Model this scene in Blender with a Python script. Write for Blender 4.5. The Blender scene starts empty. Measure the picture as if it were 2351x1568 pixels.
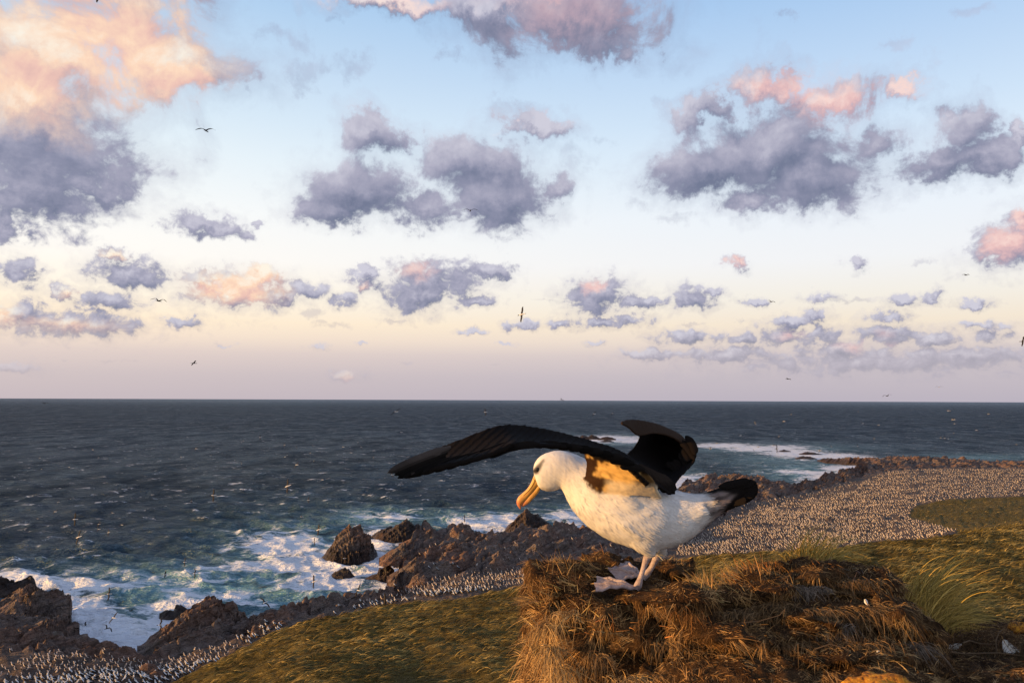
import bpy, bmesh, math, random
import numpy as np
from mathutils import Vector, Matrix, kdtree

random.seed(7)
rng = np.random.default_rng(11)
S = bpy.context.scene
COL = S.collection

# ------------------------------------------------------------------ camera
CAM_H = 42.0                       # metres above the sea
PW, PH = 2351.0, 1568.0            # picture units used for measuring
FPX = PW * 28.0 / 36.0
cam_data = bpy.data.cameras.new("camera")
cam_data.lens = 28.0
cam_data.sensor_width = 36.0
cam_data.clip_start = 0.05
cam_data.clip_end = 120000.0
cam = bpy.data.objects.new("camera", cam_data)
COL.objects.link(cam)
PITCH = math.atan((917.5 - PH / 2) / FPX)
ROLL = math.radians(0.22)
cam.rotation_mode = 'XYZ'
Rm = Matrix.Rotation(math.pi / 2 + PITCH, 3, 'X') @ Matrix.Rotation(ROLL, 3, 'Z')
cam.rotation_euler = Rm.to_euler('XYZ')
cam.location = (0, 0, CAM_H)
S.camera = cam
RN = np.array(Rm)

def ray(px, py):
    v = np.stack([(np.asarray(px, float) - PW / 2) / FPX, (PH / 2 - np.asarray(py, float)) / FPX,
                  -np.ones_like(np.asarray(px, float))], -1)
    return v @ RN.T

def at(px, py, d):
    """world point seen at picture place (px,py) at depth d metres"""
    return np.array([0, 0, CAM_H]) + ray(px, py) * np.asarray(d, float)[..., None]

def at_z(px, py, z):
    """world point seen at (px,py) lying at height z"""
    r = ray(px, py)
    t = (z - CAM_H) / r[..., 2]
    return np.array([0, 0, CAM_H]) + r * np.asarray(t)[..., None]

def to_px(P):
    v = (P - np.array([0, 0, CAM_H])) @ RN
    w = np.where(v[..., 2] < -1e-3, -v[..., 2], 1e-3)
    return PW / 2 + FPX * v[..., 0] / w, PH / 2 - FPX * v[..., 1] / w

# ------------------------------------------------------------------ sun and colour management
SUN_EL = math.radians(7.0)
SUN_AZ = math.radians(180 + 90 - 14)          # measured clockwise from +Y: from the left, a little behind the camera
sdir = Vector((math.sin(SUN_AZ) * math.cos(SUN_EL), math.cos(SUN_AZ) * math.cos(SUN_EL), math.sin(SUN_EL)))
sun_data = bpy.data.lights.new("sun", 'SUN')
sun_data.energy = 5.0
sun_data.angle = math.radians(0.6)
sun_data.color = (1.0, 0.56, 0.18)
sun = bpy.data.objects.new("sun", sun_data)
sun.rotation_euler = sdir.to_track_quat('Z', 'Y').to_euler()
COL.objects.link(sun)
S.view_settings.view_transform = 'Standard'
S.view_settings.look = 'None'
S.view_settings.gamma = 1.0
S.view_settings.exposure = 0.40
S.view_settings.use_curve_mapping = False
S.cycles.max_bounces = 5
S.cycles.diffuse_bounces = 2
S.cycles.glossy_bounces = 2

def lin(r, g, b):
    f = lambda c: (c / 255 / 12.92) if c / 255 <= 0.04045 else ((c / 255 + 0.055) / 1.055) ** 2.4
    return (f(r), f(g), f(b), 1.0)

# ------------------------------------------------------------------ node helper
class NB:
    def __init__(self, tree):
        self.t = tree
    def n(self, typ, **kw):
        nd = self.t.nodes.new(typ)
        for k, v in kw.items():
            setattr(nd, k, v)
        return nd
    def put(self, sock, v):
        if v is None:
            return
        if isinstance(v, bpy.types.NodeSocket):
            self.t.links.new(v, sock)
        else:
            sock.default_value = v
    def m(self, op, a, b=None, c=None, clamp=False):
        nd = self.n('ShaderNodeMath', operation=op, use_clamp=clamp)
        for i, v in enumerate((a, b, c)):
            self.put(nd.inputs[i], v)
        return nd.outputs[0]
    def v(self, op, a, b=None, c=None):
        nd = self.n('ShaderNodeVectorMath', operation=op)
        for i, v in enumerate((a, b, c)):
            if v is not None:
                self.put(nd.inputs[i], v)
        return nd.outputs['Value'] if op in ('LENGTH', 'DOT_PRODUCT', 'DISTANCE') else nd.outputs[0]
    def scale(self, a, s):
        nd = self.n('ShaderNodeVectorMath', operation='SCALE')
        self.put(nd.inputs[0], a); self.put(nd.inputs['Scale'], s)
        return nd.outputs[0]
    def comb(self, x, y, z):
        nd = self.n('ShaderNodeCombineXYZ')
        for i, v in enumerate((x, y, z)):
            self.put(nd.inputs[i], v)
        return nd.outputs[0]
    def sep(self, a):
        nd = self.n('ShaderNodeSeparateXYZ')
        self.put(nd.inputs[0], a)
        return nd.outputs
    def noise(self, vec, scale, detail=4, rough=0.5, dist=0.0, lac=2.0, col=False, dim='3D'):
        nd = self.n('ShaderNodeTexNoise', noise_dimensions=dim)
        self.put(nd.inputs['Vector'], vec); self.put(nd.inputs['Scale'], scale)
        self.put(nd.inputs['Detail'], detail); self.put(nd.inputs['Roughness'], rough)
        self.put(nd.inputs['Distortion'], dist); self.put(nd.inputs['Lacunarity'], lac)
        return nd.outputs['Color' if col else 'Fac']
    def vor(self, vec, scale, feature='F1', out='Distance', rnd=1.0):
        nd = self.n('ShaderNodeTexVoronoi', feature=feature)
        self.put(nd.inputs['Vector'], vec); self.put(nd.inputs['Scale'], scale); self.put(nd.inputs['Randomness'], rnd)
        return nd.outputs[out]
    def ss(self, v, a, b, lo=0.0, hi=1.0):
        nd = self.n('ShaderNodeMapRange', interpolation_type='SMOOTHSTEP')
        self.put(nd.inputs[0], v)
        for i, x in enumerate((a, b, lo, hi)):
            self.put(nd.inputs[i + 1], x)
        return nd.outputs[0]
    def mix(self, f, a, b, typ='MIX'):
        nd = self.n('ShaderNodeMix', data_type='RGBA', blend_type=typ)
        self.put(nd.inputs[0], f); self.put(nd.inputs[6], a); self.put(nd.inputs[7], b)
        return nd.outputs[2]
    def ramp(self, v, stops, interp='LINEAR'):
        nd = self.n('ShaderNodeValToRGB')
        cr = nd.color_ramp
        cr.interpolation = interp
        while len(cr.elements) < len(stops):
            cr.elements.new(0.5)
        for e, (p, c) in zip(cr.elements, stops):
            e.position = p
            e.color = c if len(c) == 4 else (*c, 1)
        self.put(nd.inputs[0], v)
        return nd.outputs[0]
    def attr(self, name, out='Fac'):
        nd = self.n('ShaderNodeAttribute', attribute_name=name)
        return nd.outputs[out]
    def bump(self, h, strength, dist, normal=None):
        nd = self.n('ShaderNodeBump')
        self.put(nd.inputs['Strength'], strength); self.put(nd.inputs['Distance'], dist)
        self.put(nd.inputs['Height'], h); self.put(nd.inputs['Normal'], normal)
        return nd.outputs[0]

def new_mat(name):
    m = bpy.data.materials.new(name)
    m.use_nodes = True
    nb = NB(m.node_tree)
    bs = m.node_tree.nodes['Principled BSDF']
    return m, nb, bs
# ------------------------------------------------------------------ sky: Nishita graded by elevation, with clouds by direction
W = bpy.data.worlds.new("World")
S.world = W
W.use_nodes = True
wt = W.node_tree
wt.nodes.clear()
N = NB(wt)

def azel(px, py):
    d = ray(px, py)
    return math.degrees(math.atan2(d[0], d[1])), math.degrees(math.atan2(d[2], math.hypot(d[0], d[1])))

def blob(x, y, rx, ry):
    a, e = azel(x, y)
    a2, _ = azel(x + rx, y)
    _, e2 = azel(x, y - ry)
    return a, e, abs(a2 - a), abs(e2 - e)

BIG = [(200,50,250,130),(330,130,190,110),(20,60,120,120),(100,120,150,110),(60,230,130,80),(390,185,90,50),(90,300,230,120),(60,430,160,90),
 (200,340,130,95),(10,515,45,45),(210,420,80,45),(880,-2,160,30),(1130,5,130,40),(1310,30,190,90),(1400,95,95,52),
 (865,305,75,45),(830,440,130,58),(765,480,85,38),(955,485,105,40),(1090,365,130,62),(1150,450,115,70),(1230,290,78,28),(1265,430,45,42),
 (1770,195,65,45),(1900,235,130,52),(2080,195,80,30),(1650,255,72,36),(1780,335,180,75),(1640,400,150,55),(1850,405,165,65),(1990,340,85,55),
 (1730,468,95,32),(2210,285,75,62),(2180,385,135,38),(2285,375,70,42),(2345,300,25,35),(2300,565,85,45),(2350,510,48,42),(490,520,70,24),(585,510,14,10)]
SMALL = [(45,622,46,30),(300,625,85,32),(262,592,40,20),(150,742,165,28),(60,720,70,26),(240,690,75,26),(150,672,28,16),
 (545,662,115,42),(600,635,45,25),(470,640,60,22),(420,742,34,13),(640,680,60,18),(700,668,48,16),(772,690,34,15),(832,652,36,18),(838,622,28,14),
 (1000,640,105,44),(960,680,75,34),(1120,622,58,20),(1090,690,45,14),(1370,680,74,38),(1450,690,36,12),(1500,692,34,12),(1588,684,42,24),
 (1640,672,34,10),(1728,693,28,9),(1880,685,34,9),(2080,690,40,12),(2145,680,22,14),(2240,697,36,10),(1693,600,28,17),(1963,606,26,14),
 (1205,748,36,9),(1290,742,36,11),(1370,740,46,14),(1450,736,42,14),(1820,738,72,12),(1865,730,32,12),(2025,727,44,11),(1568,776,54,15),
 (1700,778,44,14),(1810,772,66,22),(1890,768,40,18),(2030,772,60,24),(2130,776,62,16),(2272,770,44,13),(2255,750,62,9),
 (515,793,17,4),(735,796,17,6),(1165,790,14,3),(1085,760,26,6),(40,846,48,10),(800,862,32,12),(1362,790,22,6),(830,792,14,4),
 (1500,815,72,11),(1660,815,100,16),(2000,830,330,26),(1930,805,40,16),(2200,815,160,20)]
LOW = SMALL + [(60,430,160,90),(10,515,45,45),(490,520,70,24),(585,510,14,10),(1730,468,95,32),(955,485,105,40),(2300,565,85,45),(2350,510,48,42)]
THIN = [(1470,470,60,40),(1300,380,70,60),(690,420,50,60),(330,330,80,70),(2010,420,60,40),(1200,260,120,30),(1560,250,50,40),(250,480,100,40),(1480,80,60,70),(740,25,60,30),(480,160,50,60),(520,525,80,34),(690,180,70,36),(800,160,70,40),(640,95,90,40),(360,395,60,34),(1050,130,42,32),(1360,312,52,34),(2050,90,60,30),(2190,50,70,28),
 (1800,35,40,24),(560,215,50,24),(300,260,70,60),(770,745,60,10),(905,738,30,6),(1590,745,40,7),(1700,735,22,8),
 (700,715,60,16),(1930,690,120,10),(1560,500,70,25),(2110,600,30,10),(250,830,60,6),(150,820,30,6),(1250,690,40,8),(930,830,20,5),(1130,835,20,4)]
PINK = [(1320,50,210,80,.5),(230,90,290,165,1.0),(70,190,170,110,1.0),(390,190,130,70,1.0),(100,280,150,60,.5),(1270,-5,170,50,.6),(900,0,150,30,.6),(1830,200,110,55,.9),(1930,250,110,55,.85),
 (2090,190,90,35,.75),(2310,560,75,40,1.0),(2350,500,40,40,.9),(540,660,130,45,1.0),(600,630,60,35,1.0),(260,585,36,16,.8),(150,672,32,18,.7),(150,745,170,22,.55),(0,720,60,40,.7),
 (960,620,60,28,.6),(830,655,36,14,.6),(1365,655,36,20,.75),(1693,600,30,18,.8),(1820,768,50,18,.55),(1960,795,60,18,.6),(2030,765,40,16,.4),(800,862,36,16,.8),(1160,288,18,12,.6),(2040,790,60,14,.4)]
DARK = [(1330,60,200,90,.6),(90,450,190,90,.6),(830,470,170,60,.8),(1150,470,150,70,.55),(1620,420,170,60,1.0),(1800,400,200,70,.9),(2170,395,160,45,1.0),(1660,260,60,40,.6),(860,320,60,40,.5),(150,360,90,50,.35)]

def min_chain(N2, p, blobs, k=0.25):
    out = None
    for (x, y, rx, ry) in blobs:
        a, e, ra, re = blob(x, y, rx, ry)
        d = N2.v('MULTIPLY_ADD', p, (1 / ra, 1 / re, 0), (-a / ra, -e / re, 0))
        d = N2.v('LENGTH', d)
        out = d if out is None else N2.m('SMOOTH_MIN', out, d, k)
    return out

def group(name, fn):
    g = bpy.data.node_groups.new(name, 'ShaderNodeTree')
    g.interface.new_socket('P', in_out='INPUT', socket_type='NodeSocketVector')
    g.interface.new_socket('Q', in_out='OUTPUT', socket_type='NodeSocketFloat')
    gi = g.nodes.new('NodeGroupInput'); go = g.nodes.new('NodeGroupOutput')
    NB(g).put(go.inputs[0], fn(NB(g), gi.outputs[0]))
    return g
def use(g, p):
    nd = wt.nodes.new('ShaderNodeGroup'); nd.node_tree = g
    N.put(nd.inputs[0], p)
    return nd.outputs[0]
def soft_max(N2, p, blobs):
    out = None
    for (x, y, rx, ry, w) in blobs:
        a, e, ra, re = blob(x, y, rx, ry)
        d = N2.v('LENGTH', N2.v('MULTIPLY_ADD', p, (1 / ra, 1 / re, 0), (-a / ra, -e / re, 0)))
        d = N2.m('MULTIPLY_ADD', d, -w / 1.25, w * 1.4 / 1.25, True)
        out = d if out is None else N2.m('MAXIMUM', out, d)
    return out
g_big = group('cloud_banks', lambda a, p: min_chain(a, p, BIG))
g_small = group('cloud_puffs', lambda a, p: min_chain(a, p, LOW, 0.15))
g_thin = group('cloud_wisps', lambda a, p: min_chain(a, p, THIN))
g_pink = group('lit_clouds', lambda a, p: soft_max(a, p, PINK))
g_dark = group('thick_clouds', lambda a, p: soft_max(a, p, DARK))

tc = N.n('ShaderNodeTexCoord')
D = N.v('NORMALIZE', tc.outputs['Generated'])
dx, dy, dz = N.sep(D)
EL = N.m('MULTIPLY', N.m('ARCSINE', dz), 180 / math.pi)
AZ = N.m('MULTIPLY', N.m('ARCTAN2', dx, dy), 180 / math.pi)
Pd = N.comb(AZ, EL, 0.0)
# size of the cloud detail grows with elevation (nearer clouds overhead)
rise = N.ss(EL, 2.0, 22.0)
wamp = N.m('MULTIPLY_ADD', rise, 3.2, 0.75)
w1 = N.noise(Pd, 0.22, 6, 0.66, 0.0, col=True, dim='2D')
w2 = N.noise(Pd, 0.85, 5, 0.62, 0.0, col=True, dim='2D')
wv = N.mix(rise, w2, w1)
wv = N.v('SUBTRACT', wv, (0.5, 0.5, 0.5))
Pw = N.v('ADD', Pd, N.scale(N.v('MULTIPLY', wv, (2.2, 1.4, 0)), wamp))
nA = N.noise(Pd, 0.20, 9, 0.62, 0.35, dim='2D')
nB = N.noise(N.v('MULTIPLY', Pd, (1, 1.3, 1)), 0.75, 8, 0.62, 0.25, dim='2D')
fb = N.m('SUBTRACT', N.m('ADD', N.m('MULTIPLY', nA, rise), N.m('MULTIPLY', nB, N.m('SUBTRACT', 1.0, rise))), 0.5)
# shifted towards the light for relief
sh = N.scale((-0.75, 1.0, 0), N.m('MULTIPLY_ADD', rise, 1.0, 0.35))
Ps = N.v('ADD', Pd, sh)
nA2 = N.noise(Ps, 0.20, 4, 0.58, 0.35, dim='2D')
nB2 = N.noise(N.v('MULTIPLY', Ps, (1, 1.3, 1)), 0.75, 4, 0.58, 0.25, dim='2D')
fb2 = N.m('SUBTRACT', N.m('ADD', N.m('MULTIPLY', nA2, rise), N.m('MULTIPLY', nB2, N.m('SUBTRACT', 1.0, rise))), 0.5)
Pws = N.v('ADD', Pw, sh)
# unseen broken cloud all round the view, thickened to cut the ambient light
out_a = N.ss(N.m('ABSOLUTE', AZ), 38.0, 46.0)
out_e = N.ss(EL, 31.0, 38.0)
outside = N.m('MAXIMUM', out_a, out_e)
gen = N.noise(N.v('MULTIPLY', D, (1, 1, 2.2)), 3.2, 6, 0.55, 0.2)
G = N.m('MULTIPLY_ADD', gen, 4.0, -1.75)
G = N.m('ADD', G, N.m('MULTIPLY_ADD', outside, 4.0, -4.0))
qt = use(g_thin, Pw)
Ft = N.m('MULTIPLY_ADD', fb, 3.0, N.m('SUBTRACT', 0.85, qt))
above = N.ss(EL, -0.4, -0.15)
PKM = use(g_pink, Pw)
DKM = use(g_dark, Pw)
# clear sky
grad = N.ramp(N.m('DIVIDE', EL, 90.0, None, True), [
 (0.0, lin(196,187,196)), (0.018, lin(203,193,199)), (0.034, lin(220,206,204)), (0.046, lin(243,226,210)), (0.058, lin(255,238,213)), (0.078, lin(255,247,231)),
 (0.105, lin(254,253,249)), (0.14, lin(248,253,254)), (0.18, lin(232,246,254)), (0.21, lin(217,237,252)), (0.25, lin(198,224,248)),
 (0.30, lin(172,208,243)), (0.40, lin(118,160,212)), (0.60, lin(68,104,158)), (1.0, lin(44,72,118))])  # overhead end darkened to lower the ambient light
# warmer and paler toward the sun's side, cooler away from it
sx = N.v('DOT_PRODUCT', D, (sdir.x, sdir.y, 0.0))
warm = N.ss(sx, -0.75, 0.55)
grad = N.mix(warm, N.mix(1.0, grad, (0.93, 0.94, 1.0, 1), 'MULTIPLY'), N.mix(1.0, grad, (1.10, 1.05, 1.01, 1), 'MULTIPLY'))
nish = N.n('ShaderNodeTexSky', sky_type='NISHITA')
nish.sun_disc = False
nish.sun_elevation = SUN_EL
nish.sun_rotation = SUN_AZ
nish.altitude = 40
nish.air_density = 1.0
nish.dust_density = 1.2
nish.ozone_density = 1.0
SKY_GAIN = 7.579                          # keeps the sky's brightness at this exposure
clear = N.mix(0.10, N.scale(grad, SKY_GAIN * 1.04), nish.outputs[0])
EL_SPLIT = azel(1175, 584)[1]
def branch(high):
    gq = g_big if high else g_small
    q = use(gq, Pw)
    q2 = use(gq, Pws)
    F = N.m('MULTIPLY_ADD', fb, 3.1, N.m("SUBTRACT", 1.48 if high else 1.46, q))
    F2 = N.m('MULTIPLY_ADD', fb2, 3.1, N.m("SUBTRACT", 1.48 if high else 1.46, q2))
    F = N.m('MAXIMUM', F, G)
    a_main = N.m('MULTIPLY', N.ss(F, -0.05, 0.85), 0.97)
    a_thin = N.m('MULTIPLY', N.ss(Ft, -0.1, 0.9), 0.6)
    a_soft = N.m('MULTIPLY', N.ss(F, -0.55, 0.3), N.ss(N.m('ABSOLUTE', N.m('SUBTRACT', EL, EL_SPLIT)), 0.05, 2.5, 0.0, 0.30))        # thin veil round and between the clouds
    alpha = N.m('MAXIMUM', N.m('MAXIMUM', a_main, a_soft), a_thin)
    alpha = N.m('MULTIPLY', alpha, N.ss(EL, 0.3, 5.5, 0.22, 1.0))
    L = N.m('MULTIPLY_ADD', N.m('SUBTRACT', F, F2), 0.36, 0.46, True)
    L = N.m('SUBTRACT', L, N.m('MULTIPLY', DKM, 0.30), None, True)
    body = N.ramp(L, [(0.0, lin(110,118,145)), (0.3, lin(138,141,166)), (0.6, lin(168,167,188)), (1.0, lin(208,206,220))])
    pinkc = N.ramp(L, [(0.0, lin(214,174,172)), (0.3, lin(240,197,183)), (0.55, lin(255,219,191)), (0.85, lin(255,245,228))])
    rose = N.ramp(L, [(0.0, lin(160,148,168)), (0.3, lin(202,170,180)), (0.6, lin(234,192,190)), (0.9, lin(250,218,210))])
    pinkc = N.mix(N.ss(AZ, -17.0, -4.0), pinkc, rose)
    pk = N.m('MULTIPLY', PKM, N.m('MULTIPLY_ADD', fb, 1.2, 1.0, True), None, True)
    pk = N.ss(pk, 0.1, 0.8)
    body = N.mix(pk, body, pinkc)
    T = N.ss(F, 0.0, 0.8)
    edge = N.mix(0.5, body, N.mix(1.0, grad, (0.9, 0.9, 0.93, 1), 'MULTIPLY'))
    cloud = N.mix(T, edge, body)
    cloud = N.scale(cloud, SKY_GAIN)
    sky = N.mix(alpha, clear, cloud)
    sky = N.mix(above, (1.6, 1.7, 2.0, 1), sky)
    bg = N.n('ShaderNodeBackground')
    bg.inputs['Strength'].default_value = 0.1
    N.put(bg.inputs['Color'], sky)
    return bg.outputs[0]
def mixsh(f, a, c):
    nd = N.n('ShaderNodeMixShader')
    for i, v in enumerate((f, a, c)):
        N.put(nd.inputs[i], v)
    return nd.outputs[0]
low_bg = N.n('ShaderNodeBackground')
low_bg.inputs['Strength'].default_value = 0.1
low_bg.inputs['Color'].default_value = (1.6, 1.7, 2.0, 1)
full = mixsh(N.m('GREATER_THAN', EL, EL_SPLIT), branch(False), branch(True))
full = mixsh(N.m('GREATER_THAN', EL, -0.4), low_bg.outputs[0], full)
wo = N.n('ShaderNodeOutputWorld')
wt.links.new(full, wo.inputs[0])
W.cycles.sampling_method = 'MANUAL'
W.cycles.sample_map_resolution = 512
# ------------------------------------------------------------------ numpy noise
def _h(ix, iy, iz, seed):
    h = (ix.astype(np.int64) * 374761393 + iy.astype(np.int64) * 668265263 + iz.astype(np.int64) * 2147483647 + seed * 974634539) & 0xFFFFFFFF
    h = ((h ^ (h >> 13)) * 1274126177) & 0xFFFFFFFF
    h = ((h ^ (h >> 16)) * 2246822519) & 0xFFFFFFFF
    return h ^ (h >> 15)
_G = np.array([(1,1,0),(-1,1,0),(1,-1,0),(-1,-1,0),(1,0,1),(-1,0,1),(1,0,-1),(-1,0,-1),(0,1,1),(0,-1,1),(0,1,-1),(0,-1,-1)], np.float32)
def pn(x, y, z=None, seed=0):
    """gradient noise about -1..1"""
    x = np.asarray(x, np.float64); y = np.asarray(y, np.float64)
    z = np.zeros_like(x) if z is None else np.asarray(z, np.float64)
    x0, y0, z0 = np.floor(x), np.floor(y), np.floor(z)
    fx, fy, fz = x - x0, y - y0, z - z0
    u, v, w = [f * f * f * (f * (f * 6 - 15) + 10) for f in (fx, fy, fz)]
    def c(i, j, k):
        g = _G[_h(x0 + i, y0 + j, z0 + k, seed) % 12]
        return g[..., 0] * (fx - i) + g[..., 1] * (fy - j) + g[..., 2] * (fz - k)
    def lr(a, b, t): return a + (b - a) * t
    a = lr(lr(c(0,0,0), c(1,0,0), u), lr(c(0,1,0), c(1,1,0), u), v)
    b = lr(lr(c(0,0,1), c(1,0,1), u), lr(c(0,1,1), c(1,1,1), u), v)
    return lr(a, b, w) * 1.4
def fbm(x, y, z=None, o=4, seed=0, gain=0.5):
    s = 0; a = 1.0; t = 0
    for i in range(o):
        f = 2.0 ** i
        s = s + a * pn(x * f, y * f, None if z is None else z * f, seed + i)
        t += a; a *= gain
    return s / t
def ridge(x, y, z=None, o=4, seed=0, gain=0.55):
    s = 0; a = 1.0; t = 0
    for i in range(o):
        f = 2.0 ** i
        s = s + a * (1 - 2 * np.abs(pn(x * f, y * f, None if z is None else z * f, seed + i)))
        t += a; a *= gain
    return s / t
def vor2(x, y, seed=0):
    """F1, F2 and a random value of the nearest cell"""
    x0, y0 = np.floor(x), np.floor(y)
    f1 = np.full(x.shape, 9.0); f2 = np.full(x.shape, 9.0); idv = np.zeros(x.shape); cx = np.zeros(x.shape); cy = np.zeros(x.shape)
    z = np.zeros_like(x0)
    for i in (-1, 0, 1):
        for j in (-1, 0, 1):
            h = _h(x0 + i, y0 + j, z, seed)
            qx = x0 + i + (h & 1023) / 1023.0
            qy = y0 + j + ((h >> 10) & 1023) / 1023.0
            d = np.hypot(qx - x, qy - y)
            n = d < f1
            f2 = np.where(n, f1, np.minimum(f2, d))
            idv = np.where(n, ((h >> 20) & 1023) / 1023.0, idv)
            cx = np.where(n, qx, cx); cy = np.where(n, qy, cy)
            f1 = np.where(n, d, f1)
    return f1, f2, idv, cx, cy
def sst(x, a, b):
    t = np.clip((x - a) / (b - a), 0, 1)
    return t * t * (3 - 2 * t)

# ------------------------------------------------------------------ mesh helpers
def tag(o, label=None, cat=None, group=None, kind=None):
    for k, v in (('label', label), ('category', cat), ('group', group), ('kind', kind)):
        if v:
            o[k] = v
    return o
def mesh_np(name, V, F, mats=(), smooth=True, parent=None, fmat=None, attrs=None):
    """V (n,3), F list of int arrays (m,3) / (m,4)"""
    me = bpy.data.meshes.new(name)
    V = np.asarray(V, np.float32)
    Fs = F if isinstance(F, (list, tuple)) else [F]
    Fs = [np.asarray(f, np.int32) for f in Fs if len(f)]
    loops = np.concatenate([f.ravel() for f in Fs])
    sizes = np.concatenate([np.full(len(f), f.shape[1], np.int32) for f in Fs])
    starts = np.concatenate([[0], np.cumsum(sizes)[:-1]]).astype(np.int32)
    me.vertices.add(len(V)); me.vertices.foreach_set('co', V.ravel())
    me.loops.add(len(loops)); me.loops.foreach_set('vertex_index', loops)
    me.polygons.add(len(sizes)); me.polygons.foreach_set('loop_start', starts); me.polygons.foreach_set('loop_total', sizes)
    for m in mats:
        me.materials.append(m)
    me.polygons.foreach_set('use_smooth', np.full(len(sizes), smooth))
    if fmat is not None:
        me.polygons.foreach_set('material_index', np.asarray(fmat, np.int32))
    me.update(calc_edges=True)
    for k, a in (attrs or {}).items():
        a = np.asarray(a, np.float32)
        if a.ndim == 1:
            at_ = me.attributes.new(k, 'FLOAT', 'POINT'); at_.data.foreach_set('value', a)
        else:
            at_ = me.attributes.new(k, 'FLOAT_COLOR', 'POINT')
            if a.shape[1] == 3:
                a = np.concatenate([a, np.ones((len(a), 1), np.float32)], 1)
            at_.data.foreach_set('color', a.ravel())
    me.validate()
    o = bpy.data.objects.new(name, me)
    COL.objects.link(o)
    if parent is not None:
        o.parent = parent
    return o
def grid_faces(nu, nv):
    i = np.arange(nu - 1)[:, None] * nv + np.arange(nv - 1)[None, :]
    return np.stack([i, i + 1, i + nv + 1, i + nv], -1).reshape(-1, 4)

# ------------------------------------------------------------------ sea
def foam_marks(px, py):
    """surf, and milky turquoise water, where they lie on this stretch of sea"""
    SURF = [(40,1335,130,24,.9),(190,1400,90,40,.9),(250,1450,80,45,1.),(320,1480,60,28,1.),(180,1345,150,22,.75),(640,1250,90,26,.85),(690,1285,80,32,.85),
        (760,1330,70,26,.95),(700,1345,70,20,.7),(880,1300,50,44,1.),(860,1240,60,22,.9),(620,1300,120,18,.55),(480,1330,150,18,.35),(400,1400,110,22,.65),
        (500,1365,140,14,.5),(580,1390,60,14,.8),(380,1425,60,22,.9),(780,1300,40,60,.8),(1160,1200,60,18,1.),(1100,1206,60,12,.7),(1070,1190,70,10,.4),(900,1185,70,12,.55),(1290,1185,60,12,.6),
        (1320,1188,50,18,.7),(1555,1110,35,14,1.),(1610,1128,40,12,.9),(1600,1095,40,6,.6),(1660,1023,70,5,.9),(1740,1030,70,6,.9),(1820,1040,60,8,1.),(1900,1048,80,7,.9),(1970,1052,40,5,.9),
        (1800,1028,60,6,.7),(1390,1008,75,7,1.),(1450,1012,40,5,.8),(1930,1075,45,7,.9),(1870,1085,60,5,.8),(1900,1095,50,10,.8),(1830,1083,50,4,.8),(1850,1105,40,7,.5),(1960,1078,40,6,1.),(20,1315,80,10,.5)]
    TEAL = [(500,1356,370,58,1.1),(300,1420,160,70,.8),(700,1290,190,80,1.0),(880,1190,110,22,1.0),(1050,1195,130,22,.8),(1160,1190,90,22,.7),(200,1335,220,30,.7),(1300,1185,90,24,.6),
        (1860,1085,110,26,.8),(1800,1055,130,18,.5),(1760,1030,170,10,.6),(1420,1010,120,10,.7),(1560,1110,70,25,.7),(640,1240,120,30,.7),(2250,1050,150,7,.5),(1540,1060,60,10,.25)]
    f = np.zeros(px.shape); t = np.zeros(px.shape)
    for x, y, a, b, w in SURF:
        f = np.maximum(f, w * np.exp(-0.8 * (((px - x) / a) ** 2 + ((py - y) / b) ** 2)))
    for x, y, a, b, w in TEAL:
        t = np.maximum(t, w * np.exp(-0.8 * (((px - x) / a) ** 2 + ((py - y) / b) ** 2)))
    return f, t

def build_sea():
    nr, na = 620, 900
    rr = np.concatenate([1 / np.linspace(1 / 85.0, 1 / 3000.0, nr - 40), np.geomspace(3200, 60000, 40)])
    az = np.radians(np.linspace(-43, 43, na))
    R, A = np.meshgrid(rr, az, indexing='ij')
    X, Y = R * np.sin(A), R * np.cos(A)
    dr = np.gradient(rr)[:, None]
    Z = np.zeros_like(X); DX = np.zeros_like(X); DY = np.zeros_like(X)
    g = np.random.default_rng(5)
    wind = math.radians(200)
    for i in range(100):
        lam = 2.0 * (24 / 2.0) ** g.random()
        th = wind + g.normal(0, 0.65)
        k = 2 * math.pi / lam
        amp = 0.0118 * lam ** 0.80 * (0.6 + 0.8 * g.random())
        fade = sst(lam / (2.2 * np.maximum(dr, R * 0.0017)), 0.7, 1.7)
        ph = k * (X * math.sin(th) + Y * math.cos(th)) + g.random() * 6.28 + 1.2 * pn(X / 90, Y / 90, seed=i)
        env = 0.75 + 0.45 * pn(X / 45.0, Y / 45.0, seed=100 + i)
        a = amp * fade * env
        Z += a * np.cos(ph)
        DX -= 0.9 * a * np.sin(ph) * math.sin(th); DY -= 0.9 * a * np.sin(ph) * math.cos(th)
    # sharper crests, broken by cross chop
    Z = Z + 0.25 * np.maximum(Z, 0) ** 2
    P = np.stack([X + DX, Y + DY, Z], -1).reshape(-1, 3)
    px, py = to_px(np.stack([X, Y, np.zeros_like(X)], -1).reshape(-1, 3))
    f, t = foam_marks(px, py)
    r1 = R.ravel()
    cap = np.clip((Z.ravel() - 0.42 * np.interp(r1, [100, 500, 1200], [1.0, .9, .45])) * 2.4, 0, 1)
    return mesh_np('sea', P, grid_faces(nr, na), [water_mat()], attrs={'surf': f, 'teal': t, 'cap': cap})

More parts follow.
